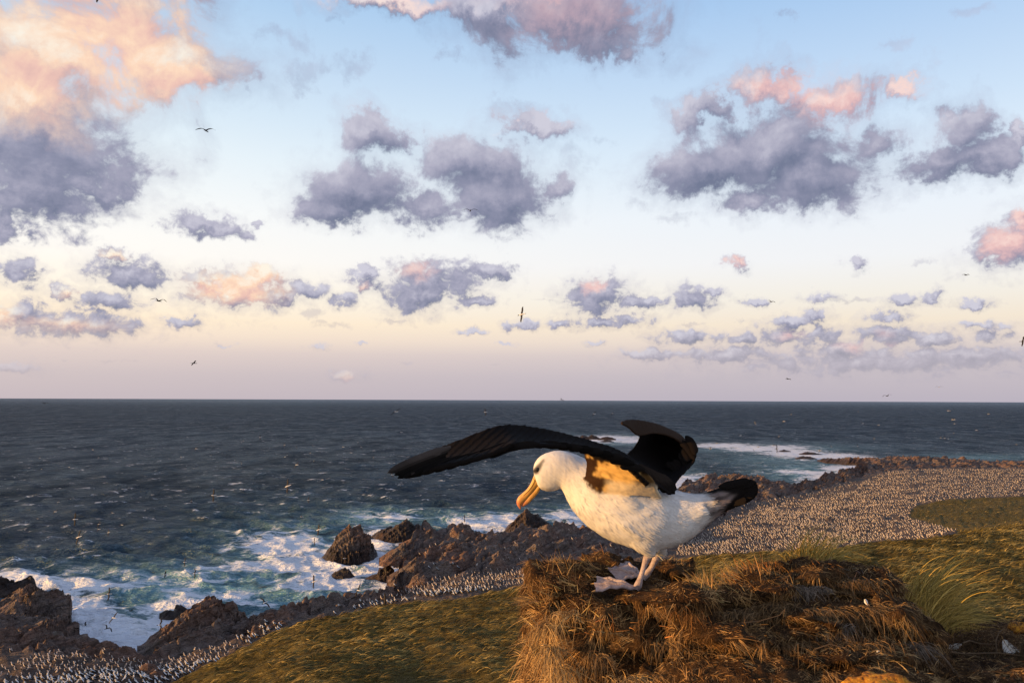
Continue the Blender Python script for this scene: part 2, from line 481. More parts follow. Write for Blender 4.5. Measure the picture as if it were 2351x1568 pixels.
def water_mat():
    m, b, bs = new_mat('sea_water')
    geo = b.n('ShaderNodeNewGeometry')
    P = geo.outputs['Position']
    d = b.v('LENGTH', P)
    x, y, z = b.sep(P)
    far = b.ss(d, 150.0, 1600.0)
    # wind ripples
    Pw = b.v('MULTIPLY', P, (0.75, 1.25, 1.0))
    n1 = b.noise(Pw, 0.55, 5, 0.6, 0.6)
    n2 = b.noise(Pw, 0.12, 5, 0.62, 0.5)
    n3 = b.noise(b.v('MULTIPLY', P, (0.7, 1.0, 1)), 0.028, 6, 0.65, 0.4)
    h = b.m('ADD', b.m('MULTIPLY', n1, 0.55), b.m('MULTIPLY', n2, 2.0))
    h = b.m('ADD', h, b.m('MULTIPLY', n3, b.m('MULTIPLY', far, 9.0)))
    b.put(bs.inputs['Normal'], b.bump(h, 1.0, 2.3))
    # foam: streaked lace over the surf, caps on the crests
    surf, teal, cap = b.attr('surf'), b.attr('teal'), b.attr('cap')
    wv = b.noise(P, 0.11, 3, 0.5, col=True)
    Pf = b.v('ADD', b.v('MULTIPLY', P, (0.75, 1.0, 1)), b.scale(wv, 7.0))
    f1 = b.noise(Pf, 0.16, 7, 0.68, 0.8)
    f2 = b.vor(b.v('ADD', P, b.scale(b.noise(P, 0.35, 4, 0.6, col=True), 4.0)), 0.42, 'DISTANCE_TO_EDGE')
    lace = b.m('SUBTRACT', 1.0, b.ss(f2, 0.0, 0.16))
    s = b.m('MULTIPLY_ADD', surf, 1.3, b.m('MULTIPLY_ADD', f1, 3.2, -1.85))
    s = b.m('ADD', s, b.m('MULTIPLY', b.m('MULTIPLY', lace, surf), 0.30))
    foam = b.ss(s, 0.0, 0.55)
    tl = b.m('MULTIPLY', b.m('MULTIPLY', lace, b.ss(f1, 0.42, 0.62)), b.m('MULTIPLY', teal, 0.5))
    foam = b.m('MAXIMUM', foam, tl)
    pn_ = b.noise(b.v('MULTIPLY', P, (0.5, 1.0, 1)), 0.055, 6, 0.7, 0.3)
    caps = b.m('MULTIPLY', b.m('MULTIPLY', b.ss(cap, 0.3, 0.9), b.ss(pn_, 0.50, 0.60)), b.ss(b.noise(b.v('MULTIPLY', P, (.6, 1, 1)), .5, 4, .65), .50, .60))
    fleck = b.m('MULTIPLY', b.ss(b.noise(b.v('MULTIPLY', P, (0.45, 0.7, 1)), 0.17, 7, 0.74, 0.2), 0.675, 0.715), b.ss(b.noise(P, 0.006, 3, 0.5), 0.42, 0.62))
    caps = b.m('MAXIMUM', caps, b.m('MULTIPLY', fleck, 0.75))
    foam = b.m('MAXIMUM', foam, caps, None, True)
    tint = b.m('MULTIPLY', teal, b.ss(f1, 0.22, 0.62), None, True)
    deep = b.mix(b.ss(b.noise(P, 0.004, 3, 0.5), 0.35, 0.65), (0.009, 0.016, 0.029, 1), (0.014, 0.025, 0.043, 1))
    c = b.mix(tint, deep, (0.18, 0.39, 0.45, 1))
    c = b.mix(foam, c, (0.82, 0.84, 0.88, 1))
    b.put(bs.inputs['Base Color'], c)
    b.put(bs.inputs['Roughness'], b.m('MULTIPLY_ADD', foam, 0.5, b.m('MULTIPLY_ADD', far, 0.22, 0.16)))
    b.put(bs.inputs['IOR'], 1.33)
    b.put(bs.inputs['Specular IOR Level'], 0.0)
    gl = b.n('ShaderNodeBsdfGlossy')
    b.put(gl.inputs['Color'], (.84, .95, 1, 1)); b.put(gl.inputs['Roughness'], b.m('MULTIPLY_ADD', far, 0.2, 0.2))
    fr = b.n('ShaderNodeFresnel'); fr.inputs['IOR'].default_value = 1.33
    nrm = bs.inputs['Normal'].links[0].from_socket
    b.put(gl.inputs['Normal'], nrm); b.put(fr.inputs['Normal'], nrm)
    F = fr.outputs[0]
    F = b.m('DIVIDE', F, b.m('MULTIPLY_ADD', F, 3.0, 1.5))      # a rough sea never mirrors fully
    F = b.m('MULTIPLY', F, b.ss(b.noise(b.v('MULTIPLY', P, (1, .4, 1)), .035, 9, .74, .2), .36, .64, .5, 1.45))
    F = b.m('MULTIPLY', F, b.ss(d, 1500.0, 14000.0, 1.0, 1.7))      # far off only wave tops show, seen edge on
    F = b.m('MULTIPLY', F, b.m('SUBTRACT', 1.0, b.m('MULTIPLY', foam, .8)))
    mx = b.n('ShaderNodeMixShader')
    b.put(mx.inputs[0], F); b.put(mx.inputs[1], bs.outputs[0]); b.put(mx.inputs[2], gl.outputs[0])
    b.put(m.node_tree.nodes['Material Output'].inputs[0], mx.outputs[0])
    return m
tag(build_sea(), kind='structure')

# ------------------------------------------------------------------ land: one sheet from under the camera down to the shore
#   px : brow (y, distance), foot of the slope (distance, z), rock edge (y, z), crest by the shore (y, z)
COLS = [
 (-400, (1950,30), (60,6.0), (1600,5.0), (1420,4.0)),
 (-120, (1720,34), (70,6.0), (1500,5.0), (1400,4.0)),
 (60,   (1680,38), (72,6.0), (1490,5.0), (1425,3.5)),
 (160,  (1650,42), (76,6.0), (1500,5.0), (1480,3.0)),
 (260,  (1620,46), (80,6.0), (1518,4.5), (1502,3.0)),
 (330,  (1595,50), (85,6.0), (1525,3.8), (1512,2.2)),
 (400,  (1564,54), (92,6.0), (1515,4.0), (1488,2.6)),
 (480,  (1527,56), (96,6.0), (1490,4.5), (1450,3.0)),
 (560,  (1490,58), (100,6.0), (1462,4.8), (1425,3.4)),
 (640,  (1456,60), (102,6.0), (1435,5.0), (1402,4.4)),
 (700,  (1430,62), (106,6.0), (1415,5.0), (1386,4.5)),
 (800,  (1408,65), (110,6.0), (1395,5.0), (1372,4.2)),
 (870,  (1393,67), (112,6.0), (1382,5.0), (1364,4.0)),
 (905,  (1387,68), (114,6.0), (1374,5.0), (1345,4.0)),
 (925,  (1384,69), (115,6.0), (1366,5.0), (1262,6.0)),
 (970,  (1377,70), (116,6.0), (1342,5.0), (1222,7.0)),
 (1060, (1366,71), (118,6.0), (1322,5.5), (1212,8.0)),
 (1140, (1356,72), (120,6.0), (1314,5.5), (1224,8.0)),
 (1200, (1348,73), (120,6.0), (1310,5.5), (1210,8.0)),
 (1300, (1330,76), (125,6.0), (1295,5.5), (1212,7.0)),
 (1400, (1310,80), (132,6.0), (1280,5.5), (1200,6.0)),
 (1500, (1288,85), (145,6.0), (1264,5.5), (1172,5.5)),
 (1545, (1283,87), (150,6.0), (1257,5.5), (1132,5.0)),
 (1580, (1281,88), (153,6.0), (1245,5.5), (1104,6.0)),
 (1650, (1278,89), (155,6.0), (1192,5.8), (1096,6.5)),
 (1700, (1275,90), (158,6.0), (1160,6.0), (1094,6.5)),
 (1770, (1271,91), (162,6.2), (1148,6.0), (1103,5.5)),
 (1830, (1267,93), (166,6.5), (1136,6.0), (1112,4.0)),
 (1890, (1262,97), (172,6.8), (1122,6.0), (1097,3.5)),
 (1960, (1254,103), (182,7.2), (1102,6.0), (1076,4.0)),
 (2000, (1250,108), (190,7.6), (1086,6.0), (1056,5.0)),
 (2080, (1242,110), (205,8.5), (1077,6.2), (1051,6.0)),
 (2200, (1230,120), (230,9.8), (1074,6.4), (1055,6.0)),
 (2351, (1215,130), (255,10.5), (1075,6.6), (1061,6.0)),
 (2600, (1200,150), (280,11.5), (1076,7.0), (1064,6.0)),
 (2900, (1190,170), (300,12), (1085,7.0), (1066,6.0))]
def polar(px, py, z=None):
    d = ray(px, py)
    a = math.atan2(d[0], d[1]); s = -d[2] / math.hypot(d[0], d[1])
    return a, s
prof = []
for px, (yb, rb), (rf, zf), (yk, zk), (yc, zc) in COLS:
    a, sb = polar(px, yb); _, sk = polar(px, yk); _, sc_ = polar(px, yc)
    zb = CAM_H - sb * rb
    rk = (CAM_H - zk) / sk; rc = (CAM_H - zc) / sc_
    rf = max(rf, rb * 1.12 * 1.45); rk = max(rk, rf + 8); rc = max(rc, rk + 5)
    rb *= 1.12; zb = CAM_H - sb * rb
    rm = rb * .52; zm = CAM_H - max(sb + .115, .33 if px < 1300 else 0) * rm
    kn = [(0.4, 40.75), (4, 40.2), (rb * .22, 40.2 + (zm - 40.2) * .52), (rm, zm), (rb, zb), (max(rf, rb * 1.45), zf), (rk, zk), (rc, zc), (rc + 4 + rc * .02, -1.5), (rc + 45, -8)]
    prof.append((a, kn))
PA = np.array([p[0] for p in prof]); PK = np.array([p[1] for p in prof])
NSEG = [6, 10, 20, 130, 30, 60, 170, 26, 6]
def land_profile(A):
    """knots interpolated across azimuth -> r (n,K), z (n,K)"""
    K = PK.shape[1]
    return np.stack([np.interp(A, PA, PK[:, k, 0]) for k in range(K)], -1), np.stack([np.interp(A, PA, PK[:, k, 1]) for k in range(K)], -1)
BROW_X = [c[0] for c in COLS]; BROW_Y = [c[1][0] for c in COLS]
ROCK_Y = [c[3][0] for c in COLS]
KNOLL = ([2060, 2085, 2092, 2110, 2160, 2200, 2351, 2700], [1200, 1188, 1170, 1158, 1150, 1146, 1139, 1126])
TONG = ([2060, 2090, 2140, 2180, 2196, 2230, 2351], [1187, 1190, 1203, 1216, 1222, 1222.5, 1222.5])
def zones(X, Y, Z):
    """1 where grass grows, from places measured on the ground; second: rock share"""
    px, py = to_px(np.stack([X, Y, Z], -1))
    R = np.hypot(X, Y)
    j = 5 * pn(X / 6.0, Y / 6.0, seed=3) + 3 * pn(X / 2.0, Y / 2.0, seed=4)
    j = j * np.clip(70 / np.maximum(R, 1), 0.15, 1.0)
    rb = np.interp(np.arctan2(X, Y), PA, PK[:, 4, 0])
    g = sst(rb + 6 - R, -2, 2)
    ky = np.interp(px, *KNOLL); ty = np.interp(px, *TONG)
    kn = sst(py + j, ky - 1.5, ky + 1.5) * (1 - sst(py + j, ty - 1.5, ty + 1.5)) * sst(px, 2084, 2092)
    right = sst(px, 2192, 2200) * sst(py + j, ky - 1.5, ky + 1.5)
    g = np.maximum(g, np.maximum(kn, right))
    ry = np.interp(px, BROW_X, ROCK_Y)
    rock = 1 - sst(py + 6 * pn(X / 9, Y / 9, seed=8) * np.clip(150 / np.maximum(R, 1), .1, 1), ry - 5, ry + 4)
    return g, rock * (1 - g)
def strata(X, Y, Z0, seed, lam=4.5, th=0.45):
    """tilted, broken beds of rock: saw-tooth ridges in plan, cross-jointed"""
    wx = X + 2.5 * fbm(X / 14, Y / 14, o=3, seed=seed); wy = Y + 2.5 * fbm(X / 14 + 9, Y / 14, o=3, seed=seed + 5)
    u = (wx * math.cos(th) - wy * math.sin(th)); v = (wx * math.sin(th) + wy * math.cos(th))
    h = 0
    for l, a in ((lam * 2.3, 1.15), (lam, .95), (lam * .42, .50)):
        n = np.floor(v / (l * 3.2) + 0.7 * pn(u / (l * 1.5), v / (l * 4), seed=seed + 2))
        t = u / l + 0.31 * n + 0.5 * pn(v / (l * 2.5), n, seed=seed + 3)
        f = t - np.floor(t)
        amp = 0.35 + 0.9 * (_h(np.floor(t), n, np.zeros_like(n), seed) % 997) / 997.0
        saw = np.where(f < 0.78, f / 0.78, (1 - f) / 0.22)
        h = h + a * amp * saw
    f1, f2, idv, cx, cy = vor2(wx / (lam * 1.3), wy / (lam * 1.3), seed + 20)
    h = h + 0.35 * (idv - .5) - 0.5 * (1 - sst(f2 - f1, 0, 0.16))
    return .8 * h + 0.14 * ridge(X / 1.7, Y / 1.7, o=3, seed=seed + 7)
def land_height(X, Y, Z):
    R = np.hypot(X, Y)
    g, rock = zones(X, Y, Z)
    dz = np.zeros_like(Z)
    # tussocks leaning down wind (towards +X), smaller than a metre
    sx, sy = X / 1.15, Y / 0.8
    f1, f2, idv, _, _ = vor2(sx + .4 * pn(X / 2, Y / 2, seed=31), sy + .4 * pn(X / 2, Y / 2, seed=32), 30)
    tus = (1 - f1) * (.5 + .8 * idv)
    big = fbm(X / 11, Y / 8, o=3, seed=33)
    far_t = sst(R, 4, 14)
    dz += g * far_t * (0.26 * (tus - .35) + 0.75 * big + .05 * pn(X / .5, Y / .35, seed=36))
    # rocks
    fall = sst(Z, -1.5, 2.0)
    st = strata(X, Y, Z, 50)
    dz += rock * fall * (2.3 * st - 1.7)
    # rubble under the colony
    fb1, fb2, idb, _, _ = vor2(X / 2.2, Y / 2.2, 70)
    soil = (1 - g) * (1 - rock)
    dz += soil * (0.55 * fbm(X / 9, Y / 9, o=4, seed=61) + 0.55 * sst(idb, .72, .98) * sst(.62 - fb1, 0, .3) + .12 * ridge(X / 1.5, Y / 1.5, o=2, seed=66))
    return Z + dz, g, rock

def build_land():
    na = 960
    az = np.linspace(math.radians(-44), math.radians(44), na)
    Rk, Zk = land_profile(az)
    cols_r = []; cols_z = []
    for k, n in enumerate(NSEG):
        t = (np.arange(n) / n)[None, :]
        cols_r.append(Rk[:, k:k + 1] * (1 - t) + Rk[:, k + 1:k + 2] * t)
        cols_z.append(Zk[:, k:k + 1] * (1 - t) + Zk[:, k + 1:k + 2] * t)
    R = np.concatenate(cols_r, 1); Z = np.concatenate(cols_z, 1)
    # round off the knots along each profile
    for _ in range(3):
        Z[:, 1:-1] = 0.25 * Z[:, :-2] + 0.5 * Z[:, 1:-1] + 0.25 * Z[:, 2:]
    X = R * np.sin(az)[:, None]; Y = R * np.cos(az)[:, None]
    Zf, g, rock = land_height(X.ravel(), Y.ravel(), Z.ravel())
    V = np.stack([X.ravel(), Y.ravel(), Zf], -1)
    wet = 1 - sst(Zf, 0.6, 2.6)
    return mesh_np('ground', V, grid_faces(na, R.shape[1])[:, ::-1], [land_mat()], attrs={'grass': g, 'rock': rock, 'wet': wet}), (az, R, Zf.reshape(R.shape), g.reshape(R.shape), rock.reshape(R.shape))

def rock_nodes(b, P):
    """brown-grey bedded rock: colour, bump height"""
    wv = b.noise(P, 0.25, 4, 0.6, col=True)
    Pw = b.v('ADD', P, b.scale(wv, 1.6))
    bed = b.v('DOT_PRODUCT', Pw, (-0.60, 0.32, 0.80))
    lay = b.noise(b.comb(b.m('MULTIPLY', bed, 1.25), b.m('MULTIPLY', b.sep(Pw)[1], 0.22), b.m('MULTIPLY', b.sep(Pw)[0], 0.1)), 1.0, 6, 0.68, 0.3)
    fine = b.noise(P, 1.3, 8, 0.68, 0.2)
    big = b.noise(P, 0.12, 4, 0.55)
    cr = b.vor(Pw, 0.45, 'DISTANCE_TO_EDGE')
    crack = b.m('SUBTRACT', 1.0, b.ss(cr, 0.0, 0.07))
    c = b.ramp(b.m('ADD', b.m('MULTIPLY', lay, .5), b.m('MULTIPLY', fine, .5)), [(0.28, (0.04, 0.031, 0.027, 1)), (0.43, (0.14, 0.106, 0.090, 1)), (0.55, (0.25, 0.192, 0.162, 1)), (0.72, (0.40, 0.315, 0.27, 1))])
    c = b.mix(b.ss(big, 0.40, 0.62), c, b.mix(1.0, c, (1.15, 0.9, 0.78, 1), 'MULTIPLY'))
    c = b.mix(b.ss(b.noise(P, 0.5, 5, 0.6), 0.60, 0.72), c, (0.20, 0.17, 0.145, 1))
    h = b.m('ADD', b.m('MULTIPLY', lay, 2.6), b.m('MULTIPLY', fine, 0.6))
    h = b.m('SUBTRACT', h, b.m('MULTIPLY', crack, 0.45))
    return c, h
def land_mat():
    m, b, bs = new_mat('coast_ground')
    P = b.n('ShaderNodeNewGeometry').outputs['Position']
    g, rk, wet = b.attr('grass'), b.attr('rock'), b.attr('wet')
    rc, rh = rock_nodes(b, P)
    # bare trampled soil between the birds
    sc_ = b.ramp(b.noise(P, 0.9, 6, 0.65), [(0.3, (0.085, 0.060, 0.048, 1)), (0.55, (0.17, 0.125, 0.10, 1)), (0.75, (0.24, 0.19, 0.16, 1))])
    c = b.mix(rk, sc_, rc)
    dark = b.mix(1.0, c, (0.22, 0.20, 0.21, 1), 'MULTIPLY')
    c = b.mix(wet, c, dark)
    # wind-laid tussock grass: streaks along the lean
    Pg = b.v('ADD', P, b.scale(b.noise(P, 0.35, 3, 0.5, col=True), 0.9))
    st = b.noise(b.v('MULTIPLY', Pg, (0.55, 3.2, 1.0)), 2.2, 6, 0.7, 0.3)
    bl = b.noise(b.v('MULTIPLY', Pg, (0.8, 1.3, 1.0)), 0.75, 5, 0.62, 0.3)
    pat = b.noise(P, 0.045, 4, 0.6)
    f = b.m('ADD', b.m('MULTIPLY', st, .45), b.m('MULTIPLY', bl, .55))
    gc = b.ramp(f, [(0.32, (0.030, 0.021, 0.008, 1)), (0.45, (0.10, 0.070, 0.021, 1)), (0.57, (0.19, 0.132, 0.038, 1)), (0.72, (0.31, 0.215, 0.07, 1))])
    gc = b.mix(b.ss(pat, 0.38, 0.66), gc, b.mix(1.0, gc, (0.86, 0.86, 0.60, 1), 'MULTIPLY'))
    c = b.mix(g, c, gc)
    b.put(bs.inputs['Base Color'], c)
    b.put(bs.inputs['Roughness'], b.m('MULTIPLY_ADD', wet, -0.45, 0.92))
    b.put(bs.inputs['Specular IOR Level'], b.m('MULTIPLY_ADD', wet, 0.25, 0.12))
    gh = b.m('ADD', b.m('MULTIPLY', st, 0.5), b.m('MULTIPLY', bl, 1.2))
    h = b.m('ADD', b.m('MULTIPLY', gh, g), b.m('MULTIPLY', rh, b.m('SUBTRACT', 1.0, g)))
    b.put(bs.inputs['Normal'], b.bump(h, 1.0, 0.6))
    return m
land_o, LAND = build_land()
tag(land_o, kind='structure')

# long tussock leaves laid over by the wind on the near slope
def tussock_field():
    g = np.random.default_rng(9)
    n = 170000
    az = np.where(g.random(n) < .5, g.uniform(math.radians(-30), math.radians(36), n), g.uniform(math.radians(8), math.radians(35), n))
    azs, R, Z, G, K = LAND
    ci = np.clip(np.round((az - azs[0]) / (azs[1] - azs[0])).astype(int), 0, len(azs) - 1)
    # equal shares of the view rather than of the ground: nearer ground gets more
    fr = g.random(n)
    k0 = np.zeros(n, int)
    r = 30 + (np.interp(az, PA, PK[:, 4, 0]) * 1.25 - 30) * fr ** .8
    far = g.random(n) < .16
    r = np.where(far & (az > math.radians(20)), g.uniform(120, 330, n), r)
    Rc = R[ci]
    k = np.clip((Rc < r[:, None]).sum(1), 1, R.shape[1] - 1)
    r0, r1 = Rc[np.arange(n), k - 1], Rc[np.arange(n), k]
    t = np.clip((r - r0) / (r1 - r0 + 1e-6), 0, 1)
    z = Z[ci, k - 1] * (1 - t) + Z[ci, k] * t
    gg = G[ci, k]
    a2 = azs[ci]
    ok = gg > .6
    # leaves gather in tussocks
    P = np.stack([r * np.sin(a2), r * np.cos(a2), z], -1)
    f1, f2, idv, cx, cy = vor2(P[:, 0] / 1.15 + .4 * pn(P[:, 0] / 2, P[:, 1] / 2, seed=31), P[:, 1] / .8 + .4 * pn(P[:, 0] / 2, P[:, 1] / 2, seed=32), 30)
    ok &= (f1 < .62)
    P = P[ok]; idv = idv[ok]; f1 = f1[ok]; m = len(P)
    sc = np.clip(np.hypot(P[:, 0], P[:, 1]) / 60, .8, 2.2)
    L = g.uniform(.45, .95, m) * np.clip(sc, 1, 1.5)
    d = np.stack([g.normal(.95, .25, m), g.normal(.1, .35, m), g.normal(.42, .2, m)], -1)
    d /= np.linalg.norm(d, axis=1, keepdims=True)
    w = g.uniform(.022, .05, m) * sc
    seg = 3
    tt = np.linspace(0, 1, seg + 1)
    pts = P[:, None] + d[:, None] * (L[:, None] * tt)[..., None]
    pts[..., 2] -= (L * g.uniform(.25, .6, m))[:, None] * tt ** 2 - .02
    side = np.cross(d, np.array([0, 0, 1.0]) + .7 * g.normal(size=(m, 3))); side /= np.linalg.norm(side, axis=1, keepdims=True)
    ww = (w[:, None] * (1 - .85 * tt ** 1.5) * .5)[..., None] * side[:, None]
    V = np.stack([pts - ww, pts + ww], 2).reshape(-1, 3)
    kk = (seg + 1) * 2
    f = np.array([(2 * i, 2 * i + 1, 2 * i + 3, 2 * i + 2) for i in range(seg)])
    F = (f[None] + (np.arange(m) * kk)[:, None, None]).reshape(-1, 4)
    v = np.clip(.5 + .5 * (idv - .5) + .8 * fbm(P[:, 0] / 7, P[:, 1] / 7, o=3, seed=91) + .22 * g.normal(size=m), 0, 1)[:, None]
    c0 = np.array([.050, .036, .012]); c1 = np.array([.18, .130, .034]); c2 = np.array([.44, .31, .10])
    tint = np.where(v < .55, c0 + (c1 - c0) * v / .55, c1 + (c2 - c1) * (v - .55) / .45)
    mt, b, bs = new_mat('tussock_leaf')
    b.put(bs.inputs['Base Color'], b.attr('tint', 'Color')); b.put(bs.inputs['Roughness'], .8); b.put(bs.inputs['Specular IOR Level'], .1)
    o = mesh_np('tussock_field', V, F, [mt], smooth=False, attrs={'tint': np.repeat(tint, kk, 0)})
    tag(o, 'wind-laid olive and golden tussock grass covering the near hillside', 'grass', kind='stuff')
tussock_field()
# ------------------------------------------------------------------ rocks standing in the surf and on the shore
def sea_rock_mat():
    m, b, bs = new_mat('sea_rock')
    P = b.n('ShaderNodeNewGeometry').outputs['Position']
    c, h = rock_nodes(b, P)
    wet = b.attr('wet')
    c = b.mix(wet, c, b.mix(1.0, c, (0.22, 0.20, 0.21, 1), 'MULTIPLY'))
    b.put(bs.inputs['Base Color'], c)
    b.put(bs.inputs['Roughness'], b.m('MULTIPLY_ADD', wet, -0.45, 0.9))
    b.put(bs.inputs['Specular IOR Level'], b.m('MULTIPLY_ADD', wet, 0.25, 0.12))
    b.put(bs.inputs['Normal'], b.bump(h, 1.0, 0.6))
    return m
M_ROCK = sea_rock_mat()
def rock(name, label, top, base, z0=-0.6, thick=6.0, seed=0, rough=0.8, wetness=1.6, th=0.45, lean=0.0, res=1.0, group=None, steep=0.55):
    """top, base: outline measured in the picture; thick: metres from the near foot to the far foot"""
    tx = np.array([p[0] for p in top], float); ty = np.array([p[1] for p in top], float)
    bx = np.array([p[0] for p in base], float); by = np.array([p[1] for p in base], float)
    nu = int(max(14, (tx[-1] - tx[0]) * 0.62 * res)); nv = int(max(16, 40 * res))
    us = np.linspace(tx[0], tx[-1], nu)
    tyi = np.interp(us, tx, ty); byi = np.interp(us, bx, by)
    byi = np.maximum(byi, tyi + 0.5)
    rb = ray(us, byi); rt = ray(us, tyi)
    Rb = (CAM_H - max(z0, 0)) / (-rb[:, 2]) * np.hypot(rb[:, 0], rb[:, 1])
    azu = np.arctan2(rt[:, 0], rt[:, 1])
    st = -rt[:, 2] / np.hypot(rt[:, 0], rt[:, 1])
    Rb = 0.5 * Rb + 0.5 * Rb.mean()
    f = 0.30
    rc = Rb + thick * f
    ztop = CAM_H - st * rc
    vs = np.linspace(0, 1, nv)
    V = np.zeros((nu, nv, 3))
    bot = z0 - 1.5
    taper = np.clip(np.minimum(us - us[0], us[-1] - us) / (0.12 * (us[-1] - us[0]) + 1e-6), 0.15, 1)
    for j, v in enumerate(vs):
        if v < f:
            hgt = (v / f) ** steep
        else:
            hgt = 1 - ((v - f) / (1 - f)) ** 1.7
        r = rc + (v - f) * thick * (0.45 + 0.55 * taper)
        z = bot + (np.maximum(ztop, z0 + .2) - bot) * hgt
        V[:, j, 0] = r * np.sin(azu); V[:, j, 1] = r * np.cos(azu); V[:, j, 2] = z
    X, Y, Z = V[..., 0], V[..., 1], V[..., 2]
    H = np.maximum(ztop - z0, .3)[:, None]
    a = np.clip(H / 4.0, .10, 1.0) * rough
    stt = strata(X - Z * 1.1, Y, Z, 200 + seed, lam=2.4, th=th)
    nz = ridge(X / 2.2, Y / 2.2, Z / 1.6, o=4, seed=300 + seed)
    dzv = a * (1.5 * (stt - 1.0) + 0.5 * nz)
    keep = 1 - 0.3 * np.exp(-((vs[None, :] - f) / 0.10) ** 2)
    Z2 = Z + dzv * keep
    out = a * (0.7 * (stt - 1)) + a * 0.7 * ridge(X / 1.8 + 7, Z / 1.5, Y / 3, o=3, seed=320 + seed)
    az2 = azu[:, None]
    X2 = X - out * np.sin(az2) + a * 0.35 * pn(Z / .9, Y / 2, X / 2, seed=330 + seed)
    Y2 = Y - out * np.cos(az2)
    P = np.stack([X2, Y2, Z2], -1).reshape(-1, 3)
    wet = (1 - sst(P[:, 2], wetness * .5, wetness * 1.6))
    wet = np.clip(wet + 0.25 * pn(P[:, 0] / 2, P[:, 1] / 2, P[:, 2], seed=9), 0, 1)
    o = mesh_np(name, P, grid_faces(nu, nv)[:, ::-1], [M_ROCK], smooth=True, attrs={'wet': wet})
    return tag(o, label, 'rock', group, 'thing')

G_ROCK = 'rocks along the shore'
def R_(label, top, base, **k):
    return rock(k.pop('name', 'sea_rock'), label, top, base, group=G_ROCK, **k)
R_('dark jagged wet rock at the far left behind the brown headland block', [(-70,1338),(-30,1330),(0,1324),(22,1336),(44,1333),(62,1326),(75,1321),(84,1346),(100,1356),(118,1362)], [(-70,1372),(118,1372)], thick=9, seed=1, wetness=6, z0=0)
R_('big tilted brown block with a square right end on the left headland', [(-80,1402),(-20,1392),(15,1378),(40,1358),(62,1350),(84,1352),(100,1362),(125,1366),(150,1364),(161,1366),(166,1388)], [(-80,1445),(90,1436),(166,1430)], thick=16, seed=2, z0=1.5, rough=.9, wetness=.4, steep=.4, res=1.3)
R_('broken brown ledge below the square block on the left headland', [(-80,1425),(-20,1416),(40,1420),(90,1412),(140,1414),(168,1426),(182,1428),(176,1446),(184,1460)], [(-80,1482),(90,1480),(184,1478)], thick=12, seed=3, z0=2.0, rough=1.0, wetness=.4, res=1.3)
R_('low rounded brown boulder ledge just above the nesting birds at bottom left', [(-60,1462),(0,1452),(50,1448),(90,1456),(120,1452),(160,1462),(196,1458),(232,1474)], [(-60,1502),(120,1502),(232,1502)], thick=8, seed=4, z0=3.0, wetness=.4, res=1.2)
R_('dark brown boulder at the right tip of the left headland beside the inlet', [(206,1496),(222,1478),(246,1470),(266,1476),(277,1488),(286,1502)], [(206,1506),(286,1510)], thick=6, seed=5, z0=2.4, wetness=.5, res=1.6)
R_('long tilted brown slab rising to the right beside the foaming inlet', [(314,1504),(330,1488),(353,1464),(378,1444),(400,1427),(422,1410),(443,1394),(460,1384),(477,1376),(492,1371),(501,1373),(508,1389),(520,1393),(537,1389),(546,1401),(558,1402),(568,1420)], [(314,1508),(370,1513),(440,1500),(500,1482),(568,1452)], thick=15, seed=6, z0=2.0, rough=1.0, th=.5, wetness=.9, res=1.8, steep=.8)
R_('small black rock in the foam behind the long tilted slab', [(366,1408),(380,1400),(398,1402),(404,1390),(414,1387),(426,1394),(434,1400)], [(366,1412),(434,1412)], thick=5, seed=7, wetness=8, z0=0, res=1.6)
R_('tall jagged dark sea stack standing in white surf', [(738,1281),(750,1268),(760,1256),(770,1240),(772,1228),(784,1218),(796,1212),(803,1208),(810,1214),(820,1209),(828,1208),(836,1224),(848,1231),(853,1246),(862,1262),(867,1272)], [(738,1286),(770,1292),(810,1296),(850,1290),(867,1276)], thick=14, seed=8, z0=0, rough=1.0, wetness=3.2, res=2.2, steep=.5)
R_('low round dark rock in the surf below the sea stack', [(756,1324),(768,1312),(780,1309),(792,1304),(801,1305),(808,1316),(816,1324)], [(756,1328),(816,1328)], thick=5, seed=9, z0=0, wetness=3, res=1.6)
R_('squat dark double-topped rock at the left foot of the headland', [(838,1328),(856,1320),(866,1318),(872,1304),(878,1306),(886,1299),(896,1298),(904,1306),(910,1330)], [(838,1334),(880,1338),(910,1338)], thick=7, seed=10, z0=0, wetness=3.5, res=1.8)
R_('black wedge-shaped rock on the seaward corner of the headland', [(852,1231),(868,1222),(888,1214),(906,1206),(922,1198),(934,1192),(942,1198),(950,1206),(962,1204),(975,1212)], [(852,1238),(880,1246),(915,1250),(975,1244)], thick=16, seed=11, z0=0.3, wetness=6, res=1.7)
R_('black peaked rock with a wave breaking on it beyond the headland', [(1158,1217),(1166,1206),(1180,1196),(1190,1182),(1200,1176),(1208,1168),(1216,1176),(1226,1181),(1238,1182),(1246,1190),(1256,1198),(1266,1206)], [(1158,1220),(1210,1226),(1266,1222)], thick=16, seed=12, z0=0, wetness=6, res=1.8)
R_('dark rock pile in the gully behind the albatross tail', [(1552,1124),(1566,1116),(1580,1112),(1594,1110),(1606,1118),(1618,1126),(1630,1130)], [(1552,1138),(1630,1140)], thick=10, seed=13, z0=0, wetness=7, res=1.5)
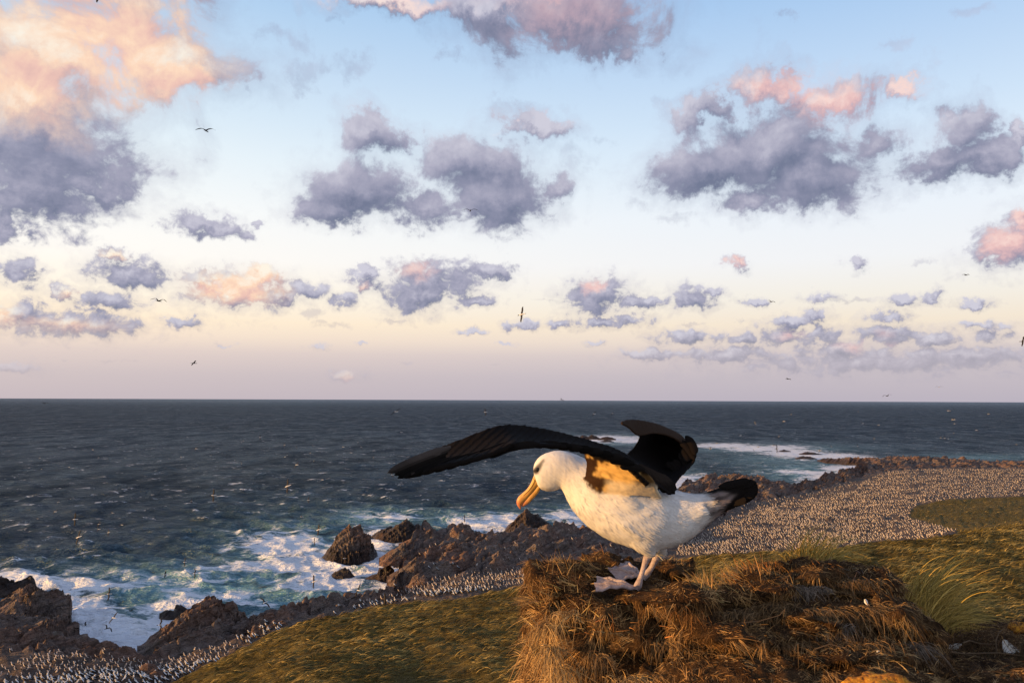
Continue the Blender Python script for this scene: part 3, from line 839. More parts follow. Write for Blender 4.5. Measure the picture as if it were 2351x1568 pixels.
for k, (t, bl, lb) in enumerate([
    ([(1326,1006),(1338,999),(1350,1002),(1360,998),(1372,1003),(1380,1007)], 1009, 'left dark reef rock awash far out above the albatross wing'),
    ([(1372,1008),(1384,1004),(1394,1002),(1404,1004),(1414,1008)], 1010.5, 'right dark reef rock awash far out above the albatross wing'),
    ([(1378,1013),(1390,1010),(1402,1011),(1410,1014)], 1015, 'low nearest reef rock of the far group above the albatross wing'),
    ([(1786,1036),(1800,1032),(1816,1036)], 1037.5, 'small dark reef rock at the left of the breaking line on the right'),
    ([(1834,1042),(1850,1037),(1866,1038),(1888,1043)], 1044, 'long thin dark reef rock in the far breakers on the right'),
    ([(1826,1051),(1840,1047),(1860,1048),(1876,1053)], 1054, 'low dark reef rock off the point on the right'),
    ([(1930,1082),(1944,1075),(1960,1076),(1976,1081)], 1083, 'small black rock in the middle of the little bay')]):
    R_(lb, t, [(t[0][0], bl), (t[-1][0], bl)], thick=14, seed=20 + k, z0=0, wetness=9, res=1.5, rough=.6)
R_('flat dark rocky point running left into the far breakers', [(1876,1056),(1896,1051),(1920,1053),(1950,1050),(1985,1051),(2005,1050),(2030,1054)], [(1876,1059),(1950,1068),(2030,1072)], thick=26, seed=30, z0=0, wetness=3.5, res=1.2, rough=.6)
R_('dark brown rock spur on the near side of the little bay', [(1868,1104),(1884,1096),(1900,1090),(1920,1086),(1934,1090),(1950,1098)], [(1868,1110),(1900,1114),(1950,1112)], thick=22, seed=31, z0=0, wetness=3.0, res=1.3, rough=.7)
R_('orange-brown rock rib along the shore left of the bay', [(1640,1098),(1680,1088),(1720,1092),(1760,1102),(1800,1110),(1840,1116)], [(1640,1122),(1740,1128),(1840,1132)], thick=26, seed=32, z0=3, wetness=.5, res=1.1, rough=.8)
R_('long brown rock ridge along the far right shore', [(1985,1060),(2040,1050),(2110,1048),(2170,1053),(2240,1056),(2300,1062),(2360,1058),(2450,1062)], [(1985,1074),(2050,1068),(2120,1073),(2200,1069),(2280,1074),(2450,1073)], thick=34, seed=33, z0=4, wetness=.5, res=.9, rough=.7)
g4 = np.random.default_rng(14)
SLABS = [(905,1262,70,40,'leaning slab at the top left of the brown headland'),(960,1232,90,34,'slanted slab high on the headland behind the black wedge rock'),(930,1302,84,46,'big slanted slab on the left face of the headland'),(1010,1262,110,40,'long slanted slab across the middle of the headland'),
  (1000,1304,90,34,'slanted slab low on the headland above the birds'),(1075,1238,100,34,'slanted slab on the crest of the headland'),(1110,1284,110,42,'broad slanted slab right of the middle of the headland'),(1150,1240,80,28,'small slanted slab below the black peaked rock'),(1195,1270,110,40,'slanted slab at the right of the headland below the bill'),
  (1260,1250,110,36,'slanted slab of the headland beneath the albatross breast'),(1330,1268,110,34,'slanted slab of the headland beneath the albatross belly'),(1250,1292,90,26,'low slanted slab just above the pedestal rim'),(1600,1112,90,22,'slanted brown slab behind the albatross tail'),(1720,1118,90,18,'slanted brown slab left of the little bay'),
  (10,1398,90,44,'slanted bed of rock on the front of the left headland'),(70,1440,90,36,'slanted slab low on the left headland'),(470,1424,70,34,'small slab leaning on the right end of the long tilted slab'),(620,1408,80,24,'slanted slab of the low shore ridge right of the tilted slab'),(760,1388,80,20,'slanted slab of the low shore ridge below the sea stack')]
for k, (x, y, w, h, lb) in enumerate(SLABS):
    n = g4.uniform(-3, 3, 6)
    R_(lb, [(x - w * .5, y + h * .5), (x - w * .3, y + h * .22 + n[0]), (x - w * .08, y + n[1]), (x + w * .16, y - h * .28 + n[2]), (x + w * .32, y - h * .48), (x + w * .38, y - h * .30), (x + w * .5, y + h * .3)],
       [(x - w * .5, y + h * .6), (x + w * .5, y + h * .55)], name='slanted_rock', thick=w * .085, seed=80 + k, z0=float(np.clip(5.5 if x > 880 else 4.0, 0, 9)), wetness=.2, res=1.5, rough=.75, steep=.7)
for k, (x, y, w, h, lb) in enumerate([(545,1473,20,12,'small square boulder among birds below the tilted slab'), (586,1448,12,22,'upright pale brown stone standing in the thin bird strip'),
    (650,1432,16,12,'brown boulder near the grass edge in the thin bird strip'), (342,1532,26,16,'large brown boulder amid birds by the foot of the tilted slab'), (360,1550,24,18,'orange-brown boulder at the grass edge amid bottom-left birds'),
    (205,1530,24,14,'grey boulder amid the bottom-left birds under the dark tip boulder'), (128,1540,20,13,'round stone in the middle of the bottom-left bird crowd'),(60,1555,26,14,'low stone near the bottom-left picture corner amid birds'), (700,1418,16,10,'small dark stone where the thin bird strip meets the grass'),
    (963,1332,26,26,'big square-faced boulder at the inland foot of the headland')]):
    R_(lb, [(x-w,y+h*.5),(x-w*.6,y-h*.4),(x-.1*w,y-h*.7),(x+w*.5,y-h*.5),(x+w,y+h*.5)], [(x-w,y+h*.8),(x+w,y+h*.8)], name='boulder', thick=w*.11, seed=50+k, z0=4.6, wetness=.1, res=1.0, rough=.35, steep=.4)
# ------------------------------------------------------------------ the colony
AZ_L, R_L, Z_L, G_L, K_L = LAND
SLOPE = (CAM_H - Z_L) / np.maximum(R_L, .1)
def on_land(px, py):
    """where a sight line first meets the land: X, Y, Z (nan when it misses)"""
    px = np.asarray(px, float); py = np.asarray(py, float)
    d = ray(px, py)
    a = np.arctan2(d[:, 0], d[:, 1]); s = -d[:, 2] / np.hypot(d[:, 0], d[:, 1])
    c = np.clip(np.round((a - AZ_L[0]) / (AZ_L[1] - AZ_L[0])).astype(int), 0, len(AZ_L) - 1)
    hit = SLOPE[c] <= s[:, None]
    k = hit.argmax(1); ok = hit.any(1) & (k > 8)
    r = R_L[c, k]; z = Z_L[c, k]
    return np.stack([r * np.sin(a), r * np.cos(a), z], -1), ok
def in_poly(px, py, poly):
    n = len(poly); ins = np.zeros(px.shape, bool); j = n - 1
    for i in range(n):
        xi, yi = poly[i]; xj, yj = poly[j]
        ins ^= ((yi > py) != (yj > py)) & (px < (xj - xi) * (py - yi) / (yj - yi + 1e-12) + xi)
        j = i
    return ins

def ell_np(c, r, nu, nv, R=None):
    u = np.linspace(0, math.pi, nv); v = np.linspace(0, 2 * math.pi, nu, endpoint=False)
    U, Vv = np.meshgrid(u, v, indexing='ij')
    P = np.stack([np.cos(U) * r[0], np.sin(U) * np.cos(Vv) * r[1], np.sin(U) * np.sin(Vv) * r[2]], -1).reshape(-1, 3)
    if R is not None:
        P = P @ np.array(R).T
    P = P + np.array(c)
    F = []
    for i in range(nv - 1):
        for j in range(nu):
            a, b_ = i * nu + j, i * nu + (j + 1) % nu
            F.append((a, b_, b_ + nu, a + nu))
    return P, np.array(F)
def roty(a):
    return np.array([[math.cos(a), 0, math.sin(a)], [0, 1, 0], [-math.sin(a), 0, math.cos(a)]])
def stander(detail=1):
    """a standing albatross about 0.7 m tall, facing +X; parts: white body, neck and head, dark folded wings, bill"""
    Vs, Fs, Ms = [], [], []; off = 0
    def add(P, F, m):
        nonlocal off
        Vs.append(P); Fs.append(F + off); Ms.append(np.full(len(F), m)); off += len(P)
    n, k = (8, 7) if detail else (5, 4)
    add(*ell_np((0, 0, .32), (.30, .13, .14), n, k, roty(-.5)), 0)
    add(*ell_np((.17, 0, .52), (.17, .065, .07), n - 2 if detail else 4, k - 1 if detail else 4, roty(-1.15)), 0)
    add(*ell_np((.25, 0, .66), (.095, .07, .07), n - 2 if detail else 4, k - 1 if detail else 4, roty(.15)), 0)
    if detail:
        for s in (-1, 1):
            add(*ell_np((-.09, s * .105, .33), (.31, .05, .115), 6, 6, roty(-.42)), 1)
        add(*ell_np((-.3, 0, .18), (.12, .07, .03), 6, 5, roty(-.42)), 1)
        add(*ell_np((.36, 0, .635), (.06, .018, .022), 5, 4, roty(.3)), 2)
        for s in (-1, 1):
            add(*ell_np((.02, s * .05, .09), (.02, .015, .12), 4, 4), 2)
    else:
        add(*ell_np((-.09, 0, .36), (.31, .145, .10), 5, 4, roty(-.42)), 1)
    return np.concatenate(Vs), np.concatenate(Fs), np.concatenate(Ms)
def flat_mat(name, c, rough=.8, emit=None):
    m, b, bs = new_mat(name)
    P = b.n('ShaderNodeTexCoord').outputs['Object']
    n = b.noise(P, 14.0, 4, 0.6)
    b.put(bs.inputs['Base Color'], b.mix(n, tuple(x * .78 for x in c[:3]) + (1,), tuple(min(1, x * 1.15) for x in c[:3]) + (1,)))
    b.put(bs.inputs['Roughness'], rough)
    b.put(bs.inputs['Specular IOR Level'], 0.15)
    return m
M_WHITE = flat_mat('white_plumage', (0.80, 0.77, 0.73))
M_DARK = flat_mat('dark_plumage', (0.035, 0.030, 0.029))
M_BILL = flat_mat('pale_bill', (0.45, 0.26, 0.10), .5)

ZONES = [ # polygon, how many, least gap, label for one of them, group
 ('a', [(-30,1492),(120,1500),(205,1508),(262,1506),(290,1512),(330,1520),(400,1515),(440,1500),(500,1486),(560,1464),(575,1480),(480,1530),(400,1566),(380,1576),(-30,1580)], 1000, 'white standing albatross with dark wings in the crowd at the bottom left', 'nesting albatrosses at the bottom left'),
 ('b', [(545,1468),(600,1440),(640,1412),(700,1396),(800,1382),(880,1368),(940,1360),(1000,1352),(1000,1372),(860,1396),(700,1428),(570,1480)], 230, 'white standing albatross with dark wings in the thin strip above the grass', 'albatrosses scattered along the grass edge'),
 ('c', [(930,1362),(960,1342),(1010,1326),(1080,1318),(1232,1304),(1300,1300),(1300,1330),(1232,1346),(1080,1362),(985,1374)], 520, 'white standing albatross with dark wings below the rocky headland', 'albatrosses below the headland'),
 ('d', [(1552,1276),(1560,1256),(1600,1240),(1640,1214),(1690,1190),(1740,1172),(1800,1160),(1870,1146),(1960,1130),(1985,1106),(2040,1084),(2130,1079),(2360,1078),(2360,1140),(2200,1146),(2108,1157),(2088,1186),(2140,1202),(2196,1222),(2180,1228),(2050,1246),(1850,1265),(1700,1275)], 9500, 'albatross', ''),
 ('e', [(1640,1200),(1700,1160),(1850,1135),(1950,1105),(1985,1110),(1960,1132),(1800,1162),(1690,1192)], 160, 'albatross', ''),
 ('f', [(900,1350),(960,1240),(1240,1215),(1520,1200),(1540,1255),(1240,1300),(960,1335)], 70, 'white albatross standing alone on the bare brown headland', 'albatrosses scattered on the headland'),
]
g5 = np.random.default_rng(21)
sV, sF, sM = stander(1)
lV, lF, lM = stander(0)
proto_me = None
mass = []
n_ind = 0
used = []
def fill(zone, poly, n):
    xs = np.array([p[0] for p in poly]); ys = np.array([p[1] for p in poly])
    m = n * 14
    px = g5.uniform(xs.min(), xs.max(), m); py = g5.uniform(ys.min(), ys.max(), m)
    ok = in_poly(px, py, poly)
    # crowding varies across the ground
    px, py = px[ok], py[ok]
    P, hit = on_land(px, py)
    dens = 0.5 + 0.9 * pn(P[:, 0] / 13, P[:, 1] / 13, seed=77) + 0.35 * pn(P[:, 0] / 4, P[:, 1] / 4, seed=78)
    if zone == 'a':
        dens = dens * np.clip((py - 1485) / 40, .25, 1)
    if zone == 'd':
        dens = np.clip(1.5 * dens - .05, 0.04, 1)
    if zone in 'bf':
        dens = dens - .1
    gz, kz = zones(P[:, 0], P[:, 1], P[:, 2])
    keep = hit & (g5.random(len(px)) < dens) & (gz < .35)
    P = P[keep][:n * 3]
    # keep a bird's length apart
    out = []
    cell = {}
    gap = 0.66
    for p in P:
        k = (int(p[0] // gap), int(p[1] // gap))
        if any((k[0] + i, k[1] + j) in cell and (cell[(k[0] + i, k[1] + j)][0] - p[0]) ** 2 + (cell[(k[0] + i, k[1] + j)][1] - p[1]) ** 2 < gap * gap for i in (-1, 0, 1) for j in (-1, 0, 1)):
            continue
        cell[k] = p
        out.append(p)
        if len(out) >= n:
            break
    return np.array(out)
def place_stander(p, label, grp):
    global proto_me, n_ind
    if proto_me is None:
        o = mesh_np('albatross', sV, sF, [M_WHITE, M_DARK, M_BILL], fmat=sM)
        proto_me = o.data
    else:
        o = bpy.data.objects.new('albatross', proto_me); COL.objects.link(o)
    s = g5.uniform(.92, 1.18)
    o.location = (p[0], p[1], p[2] - .03)
    o.rotation_euler = (0, 0, g5.choice([math.pi, 2.6, 3.6, g5.uniform(0, 6.28)]))
    o.scale = (s * 1.1, s * 1.3, s * g5.uniform(.72, 1.0))
    n_ind += 1
    return tag(o, label, 'albatross', grp)
quota = {'a': 165, 'b': 45, 'c': 55, 'f': 12}
for z, poly, n, lab, grp in ZONES:
    P = fill(z, poly, n)
    if not len(P):
        continue
    R = np.hypot(P[:, 0], P[:, 1])
    P = P[np.argsort(R)]
    q = quota.get(z, 0)
    for p in P[:q]:
        place_stander(p, lab, grp)
    mass.append(P[q:])
mass = np.concatenate(mass)
n = len(mass)
ang = np.where(g5.random(n) < .6, g5.normal(math.pi, .5, n), g5.uniform(0, 6.28, n))
sc_ = g5.uniform(.6, 1.0, n)
ca, sa = np.cos(ang), np.sin(ang)
MV = np.stack([(lV[None, :, 0] * ca[:, None] - lV[None, :, 1] * sa[:, None]), (lV[None, :, 0] * sa[:, None] + lV[None, :, 1] * ca[:, None]), np.broadcast_to(lV[None, :, 2], (n, len(lV)))], -1) * sc_[:, None, None] + mass[:, None, :] - np.array([0, 0, .03])
MF = (lF[None] + (np.arange(n) * len(lV))[:, None, None]).reshape(-1, lF.shape[1])
M_FAR = flat_mat('warm_lit_plumage', (0.74, 0.63, 0.56))  # white plumage with the low sun's warm beige put into its colour
crowd = mesh_np('albatross_crowd', MV.reshape(-1, 3), MF, [M_FAR, M_DARK, M_BILL], fmat=np.tile(lM, n))
tag(crowd, 'dense pale crowd of nesting albatrosses spread over the low ground by the shore', 'bird crowd', kind='stuff')

# ------------------------------------------------------------------ birds on the wing
def flyer_mesh(name, bend=.35, sweep=.25, tip=.5, mats=None):
    """gliding albatross, 2.2 m across, flying along +Y, wings along X; bend raises the wrist, tip drops the hand"""
    V, F, M = [], [], []
    P, f = ell_np((0, 0, 0), (.36, .075, .075), 8, 8, np.array([[0, 1, 0], [1, 0, 0], [0, 0, 1]]))
    V.append(P); F.append(f); M.append(np.zeros(len(f), int))
    P2, f2 = ell_np((0, .40, .01), (.10, .055, .055), 6, 6, np.array([[0, 1, 0], [1, 0, 0], [0, 0, 1]]))
    F.append(f2 + len(P)); V.append(P2); M.append(np.zeros(len(f2), int)); off = len(P) + len(P2)
    P3, f3 = ell_np((0, -.42, .0), (.13, .07, .02), 6, 5, np.array([[0, 1, 0], [1, 0, 0], [0, 0, 1]]))
    F.append(f3 + off); V.append(P3); M.append(np.ones(len(f3), int)); off += len(P3)
    P4, f4 = ell_np((0, .53, -.005), (.06, .016, .018), 5, 4, np.array([[0, 1, 0], [1, 0, 0], [0, 0, 1]]))
    F.append(f4 + off); V.append(P4); M.append(np.full(len(f4), 2)); off += len(P4)
    for s in (-1, 1):
        rows = []
        for i in range(9):
            t = i / 8
            x = .05 + 1.05 * t
            up = bend * .45 * math.sin(min(t / .45, 1) * math.pi / 2) - tip * .55 * max(0, t - .45) ** 1.3
            fw = .10 + sweep * .5 * min(t / .42, 1) - sweep * 1.3 * max(0, t - .42)
            ch = .25 * (1 - .15 * t) * (1 - max(0, t - .55) ** 2 * 3.2) if t < .99 else .035
            ch = max(ch, .035)
            th = .022 * (1 - t) + .006
            rows += [(s * x, fw, up), (s * x, fw - ch * .35, up + th), (s * x, fw - ch, up - .006), (s * x, fw - ch * .35, up - th * .6)]
        rows = np.array(rows)
        ff = []
        for i in range(8):
            for j in range(4):
                a, b_ = i * 4 + j, i * 4 + (j + 1) % 4
                q = (a, b_, b_ + 4, a + 4)
                ff.append(q if s > 0 else q[::-1])
        ff.append((32, 33, 34, 35)); ff = np.array(ff)
        V.append(rows); F.append(ff + off); M.append(np.ones(len(ff), int)); off += len(rows)
    return np.concatenate(V), np.concatenate(F), np.concatenate(M)
FM = {}
def flyer(px, py, span, heading, bank, pitch, label, shape=(.35, .25, .5), group='albatrosses on the wing', dist=None, dark=False):
    """span: apparent width in picture units; heading degrees clockwise from +Y (away), bank about its own axis"""
    key = (shape, dark)
    if key not in FM:
        V, F, M = flyer_mesh('flyer', *shape)
        o = mesh_np('flying_albatross', V, F, [M_DARK if dark else M_WHITE, M_DARK, M_BILL], fmat=M)
        FM[key] = o.data
    else:
        o = bpy.data.objects.new('flying_albatross', FM[key]); COL.objects.link(o)
    h = math.radians(heading)
    Rz = Matrix.Rotation(-h, 3, 'Z') @ Matrix.Rotation(math.radians(pitch), 3, 'X') @ Matrix.Rotation(math.radians(bank), 3, 'Y')
    span = span * 1.12
    # apparent span for this attitude
    w = Rz @ Vector((1, 0, 0)); l = Rz @ Vector((0, 1, 0))
    app = max(2.1 * math.hypot(w.x, w.z), .95 * math.hypot(l.x, l.z))
    d = dist or app * FPX / span
    o.location = at(px, py, d)
    o.rotation_euler = Rz.to_euler()
    return tag(o, label, 'albatross', group)
gull = (.55, .35, .95)
flat = (.2, .2, .35)
strong = (.9, .45, 1.5)
flyer(222,-3,30,60,50,0,'dark wing tip of a bird cut by the top edge at upper left',flat,dark=True)
flyer(472,300,43,8,4,0,'largest black gliding albatross with drooped wings in the clear upper left sky',gull,dark=True)
flyer(1080,484,32,-10,-2,0,'black gliding albatross below the two grey clouds at centre',gull,dark=True)
flyer(364,691,37,12,8,0,'black gliding albatross left of the small orange cloud',gull,dark=True)
flyer(1198,722,34,120,62,10,'dark albatross banked steeply with white body below the centre clouds',flat)
flyer(445,834,18,50,-20,0,'small dark bird low over the horizon at left',gull,dark=True)
flyer(1771,693,19,-25,8,0,'small dark bird among the little clouds right of centre',gull,dark=True)
flyer(2217,632,9,80,10,0,'tiny dark bird seen side on under the pink cloud at right edge',gull,dark=True)
flyer(1809,870,10,80,10,0,'small dark bird seen end on in the mauve haze above the horizon',flat,dark=True)
flyer(2156,889,14,10,0,0,'small bird with pale body in the haze above the right horizon',gull)
flyer(2037,909,21,-8,-8,0,'dark gliding bird just above the right horizon',gull,dark=True)
flyer(1289,918,9,60,20,0,'tiny bird exactly on the horizon line near the middle',gull)
flyer(2348,784,20,110,-50,0,'dark banked bird cut by the right edge',flat,dark=True)
flyer(101,926,20,5,5,0,'dark bird with drooped wings at the far left of the horizon',gull,dark=True)
flyer(909,945,27,30,-28,0,'pale-headed bird tilted down to the right above the open sea',flat)
flyer(1114,946,15,75,60,0,'bird banking with black upright wing just above the raised wing',flat)
flyer(1364,950,13,60,-40,0,'small black and white bird left of the far wing tip',flat)
flyer(1406,949,8,60,-40,0,'tiny bird just left of the far wing tip',flat)
flyer(597,1004,12,70,-60,0,'small dark bird banking over the open sea at left',flat)
flyer(921,992,12,40,-30,0,'small pale bird above the tip of the near wing',flat)
flyer(660,1116,26,100,52,20,'bird tilted up to the right left of the near wing tip',flat)
flyer(490,1137,26,80,82,0,'bird banked with wings upright over the left sea',flat)
flyer(483,1046,13,30,-25,0,'small bird low over dark water above the upright-winged one',flat)
flyer(681,1067,13,110,40,0,'small pale-headed bird over mid sea left of the near wing',flat)
flyer(708,1148,13,80,70,0,'small upright-winged bird below the tilted one',flat)
flyer(172,1192,26,80,84,0,'upright-winged bird at far left over dark waves',flat)
flyer(180,1233,26,100,50,20,'tilted dark bird just below the far left upright one',flat)
flyer(249,1222,14,100,60,20,'small tilted bird right of the far left pair',flat)
flyer(227,1203,11,90,50,0,'tiny white and black bird between the far left birds',flat)
flyer(227,1285,15,70,80,0,'stubby dark bird with upright wings above the left surf',flat)
flyer(424,1290,17,80,70,0,'small white and black bird turning above the surf edge',flat)
flyer(447,1316,20,80,80,0,'dark sickle-winged bird over the turquoise surf',strong)
flyer(379,1318,18,60,-45,0,'thin dark bird tilted down right over the surf',flat)
flyer(250,1363,25,80,76,0,'upright sickle-winged bird over left white foam',strong)
flyer(195,1393,18,20,-15,0,'pale brown bird gliding over left foam',gull)
flyer(261,1418,20,110,40,0,'bird turning with half-raised wings over the inlet foam',gull)
flyer(246,1442,27,20,25,0,'long-winged dark bird skimming the inlet foam',gull,dark=True)
flyer(300,1402,22,20,-20,0,'thin curved dark bird over the inlet',gull,dark=True)
flyer(195,1433,12,60,10,0,'small brown bird low by the left rocks',gull)
flyer(231,1463,14,60,-40,0,'small brown bird diving by the left boulders',gull)
flyer(608,1383,30,30,35,10,'long thin bird tilted up right over the turquoise shallows',flat)
flyer(722,1243,14,100,55,20,'small dark bird tilted left of the sea stack',flat)
flyer(731,1216,20,100,45,20,'dark bird with raised right wing above surf near the sea stack',flat)
flyer(721,1335,23,100,52,20,'sickle-winged bird over surf below the sea stack',strong)
flyer(883,1388,44,82,86,0,'big black upright-winged albatross against the grass edge',flat,dark=True)
flyer(823,1355,24,120,55,0,'dark bird with curved wing above the shore birds',strong)
flyer(1066,1190,16,80,86,0,'small upright-winged bird behind the headland',flat)
flyer(863,1235,13,80,86,0,'tiny upright-winged bird right of the sea stack',flat)
flyer(368,1434,24,70,60,0,'bird with raised wings against the tilted slab',strong)
flyer(1783,1030,17,80,86,0,'dark upright-winged bird at the far breakers',flat,dark=True)
flyer(1981,972,9,60,30,0,'small dark bird over the right sea below the horizon',flat)
flyer(1969,1024,9,70,70,0,'small dark bird above the right point',flat)
flyer(2177,1007,10,60,-35,0,'small pale bird over the far right sea',flat)
flyer(1700,1000,9,60,20,0,'tiny dark bird right of the far wing',flat)
flyer(2292,1163,12,80,70,0,'dark bird low over the right grass knoll',flat,dark=True)
flyer(430,1003,9,30,20,0,'tiny bird over the left sea streaks',flat)
flyer(900,1090,11,60,30,0,'tiny bird below the near wing tip',flat)
flyer(380,1162,10,40,-20,0,'tiny bird over dark waves left of centre',flat)
g6 = np.random.default_rng(4)
for i in range(120):
    if i < 85:
        x, y = g6.uniform(10, 880), g6.uniform(1010, 1290)
    else:
        x, y = g6.uniform(1620, 2340), g6.uniform(940, 1045)
    flyer(x, y, g6.uniform(4.5, 8), g6.uniform(40, 140), g6.uniform(-80, 80), 0, 'far seabird seen only as a pale speck low over the open sea', flat, 'specks of far seabirds over the sea')
# ------------------------------------------------------------------ peat pedestal and mound in front
def remesh(V, F, voxel, smooth=0):
    me = bpy.data.meshes.new('tmp')
    me.from_pydata([tuple(v) for v in V], [], [tuple(int(i) for i in f) for f in F])
    o = bpy.data.objects.new('tmp', me); COL.objects.link(o)
    md = o.modifiers.new('r', 'REMESH'); md.mode = 'VOXEL'; md.voxel_size = voxel; md.use_smooth_shade = True
    if smooth:
        sm = o.modifiers.new('s', 'SMOOTH'); sm.iterations = smooth; sm.factor = .5
    dg = bpy.context.evaluated_depsgraph_get()
    ev = o.evaluated_get(dg).to_mesh()
    n = len(ev.vertices)
    v = np.empty(n * 3, np.float32); ev.vertices.foreach_get('co', v)
    nn = np.empty(n * 3, np.float32); ev.vertices.foreach_get('normal', nn)
    m = len(ev.polygons)
    lt = np.empty(m, np.int32); ev.polygons.foreach_get('loop_total', lt)
    lp = np.empty(len(ev.loops), np.int32); ev.loops.foreach_get('vertex_index', lp)
    o.evaluated_get(dg).to_mesh_clear()
    bpy.data.objects.remove(o); bpy.data.meshes.remove(me)
    assert (lt == 4).all() or True
    st = np.concatenate([[0], np.cumsum(lt)[:-1]])
    q = np.array([lp[s:s + 4] for s, l in zip(st, lt) if l == 4])
    return v.reshape(-1, 3).astype(float), nn.reshape(-1, 3).astype(float), q
def vnorm(V, F):
    a = V[F[:, 2]] - V[F[:, 0]]; b_ = V[F[:, 3]] - V[F[:, 1]]
    fn = np.cross(a, b_)
    n = np.zeros_like(V)
    for k in range(4):
        np.add.at(n, F[:, k], fn)
    return n / (np.linalg.norm(n, axis=1, keepdims=True) + 1e-12)

PED_C = at(1416, 1345, 2.66); PED_Z = CAM_H - 0.60
def px_ell(px, py, d, rx, ry, rd):
    c = at(px, py, d); k = d / FPX
    return ell_np(c, (rx * k, rd, ry * k), 18, 14)
Vs, Fs = [], []; off = 0
def addm(P, F):
    global off
    Vs.append(P); Fs.append(F + off); off += len(P)
# pedestal: a worn column with a hollow top and a raised back rim
nr_, nz_ = 64, 26
th_ = np.linspace(0, 2 * math.pi, nr_, endpoint=False)
rows = []
for i, (z, k) in enumerate([(-1.1, 1.05), (-.8, 1.10), (-.6, 1.10), (-.42, 1.06), (-.28, 1.02), (-.16, 1.0), (-.08, 1.02), (-.03, 1.0), (-.012, .93), (-.012, .85), (-.016, .72), (-.02, .5), (-.022, .25)]):
    r = .275 * k * (1 + .10 * pn(np.cos(th_) * 1.3, np.sin(th_) * 1.3, np.full(nr_, z * 4), seed=400) + .05 * pn(np.cos(th_) * 3, np.sin(th_) * 3, np.full(nr_, z * 9), seed=401))
    zz = PED_Z + z + (.018 * pn(np.cos(th_) * 2, np.sin(th_) * 2, seed=402) + .022 * np.clip(np.sin(th_ + .5), 0, 1) if z > -.1 else 0)
    rows.append(np.stack([PED_C[0] + r * np.cos(th_), PED_C[1] + r * np.sin(th_), np.broadcast_to(zz, (nr_,))], -1))
P = np.concatenate(rows + [np.array([[PED_C[0], PED_C[1], PED_Z - .015]]), np.array([[PED_C[0], PED_C[1], PED_Z - 1.1]])])
F = []
for i in range(len(rows) - 1):
    for j in range(nr_):
        F.append((i * nr_ + j, i * nr_ + (j + 1) % nr_, (i + 1) * nr_ + (j + 1) % nr_, (i + 1) * nr_ + j))
L_ = len(rows) * nr_
for j in range(nr_):
    F.append((L_ - nr_ + j, L_ - nr_ + (j + 1) % nr_, L_, L_)); F.append(((j + 1) % nr_, j, L_ + 1, L_ + 1))
F4 = np.array(F)
Vs.append(P); pedF = F4; off = len(P)
for e in [(1300,1318,2.78,60,26,.10),(1390,1297,2.86,46,20,.08),(1345,1316,2.8,50,20,.08),(1545,1328,2.74,40,34,.1),(1530,1392,2.42,60,26,.06),(1570,1380,2.45,56,34,.08),(1262,1345,2.62,40,44,.1)]:
    addm(*px_ell(*e))
for e in [(1680,1402,2.55,80,56,.12),(1740,1365,2.6,70,50,.12),(1775,1338,2.75,50,38,.10),(1852,1326,2.68,54,40,.10),(1930,1332,2.75,74,36,.12),(1992,1346,2.7,66,42,.12),
          (1800,1422,2.5,80,44,.12),(1896,1400,2.55,88,42,.12),(2000,1412,2.56,84,50,.14),(2068,1440,2.6,56,60,.14),(1836,1446,2.4,60,34,.10),(2085,1470,2.52,44,50,.12),
          (1750,1500,2.4,110,52,.14),(1880,1500,2.38,100,42,.14),(1990,1512,2.40,100,50,.14),(2080,1520,2.46,70,50,.14),(1640,1480,2.42,110,90,.15),(1590,1440,2.48,70,70,.12),
          (1700,1600,2.26,220,90,.2),(1960,1610,2.24,220,80,.2),(2200,1590,2.45,200,62,.3),(2330,1530,2.7,160,46,.3),(2240,1512,2.75,120,30,.2),(2400,1500,2.9,140,40,.3),(2330,1640,2.3,250,90,.3)]:
    addm(*px_ell(*e))
mV, mN, mF = remesh(np.concatenate(Vs), np.concatenate([pedF] + Fs), 0.011, 2)
d1 = fbm(mV[:, 0] / .17, mV[:, 1] / .17, mV[:, 2] / .11, o=3, seed=410)
d2 = ridge(mV[:, 0] / .05, mV[:, 1] / .05, mV[:, 2] / .07, o=3, seed=411)
d3 = ridge(mV[:, 0] / .14 + 3, mV[:, 1] / .14, mV[:, 2] / .10, o=2, seed=412)
mV = mV + mN * (.055 * d1 * np.where(mN[:, 2] > .75, .12, 1) + .014 * d2 + .036 * np.where(mN[:, 2] > .75, .25, 1) * (d3 - .2))[:, None]
# hollows worn under the turf, and the turf cushions that overhang them
HOLLOW = [(1690,1416,62,26,-.10),(1440,1408,34,28,-.07),(1500,1436,34,24,-.06),(1800,1384,50,13,-.06),(1832,1436,62,13,-.07),(1950,1378,60,11,-.06),(1895,1470,95,13,-.08),(2012,1452,40,18,-.07),(2075,1462,34,24,-.06),
          (1770,1502,72,14,-.07),(1330,1442,28,22,-.07),(1385,1480,34,22,-.06),(1620,1502,56,17,-.06),(1290,1392,26,12,-.05),(1560,1345,52,20,-.06),(1270,1500,14,34,-.05),(1450,1520,40,22,-.05),(1900,1540,60,14,-.06),(2120,1480,30,30,-.06)]
CUSHION = [(1545,1378,66,20,.045),(1850,1404,58,16,.045),(1770,1352,44,18,.04),(1855,1322,46,18,.035),(1960,1346,60,17,.045),(1780,1466,82,15,.05),(1950,1426,70,17,.05),(2000,1500,84,17,.05),(2060,1400,40,22,.04),(1660,1460,70,16,.04),(1880,1512,80,14,.04)]
mpx, mpy = to_px(mV)
toward = np.array([0, 0, CAM_H]) - mV; toward /= np.linalg.norm(toward, axis=1, keepdims=True)
face = sst((mN * toward).sum(1), -.1, .3)
hol = np.zeros(len(mV))
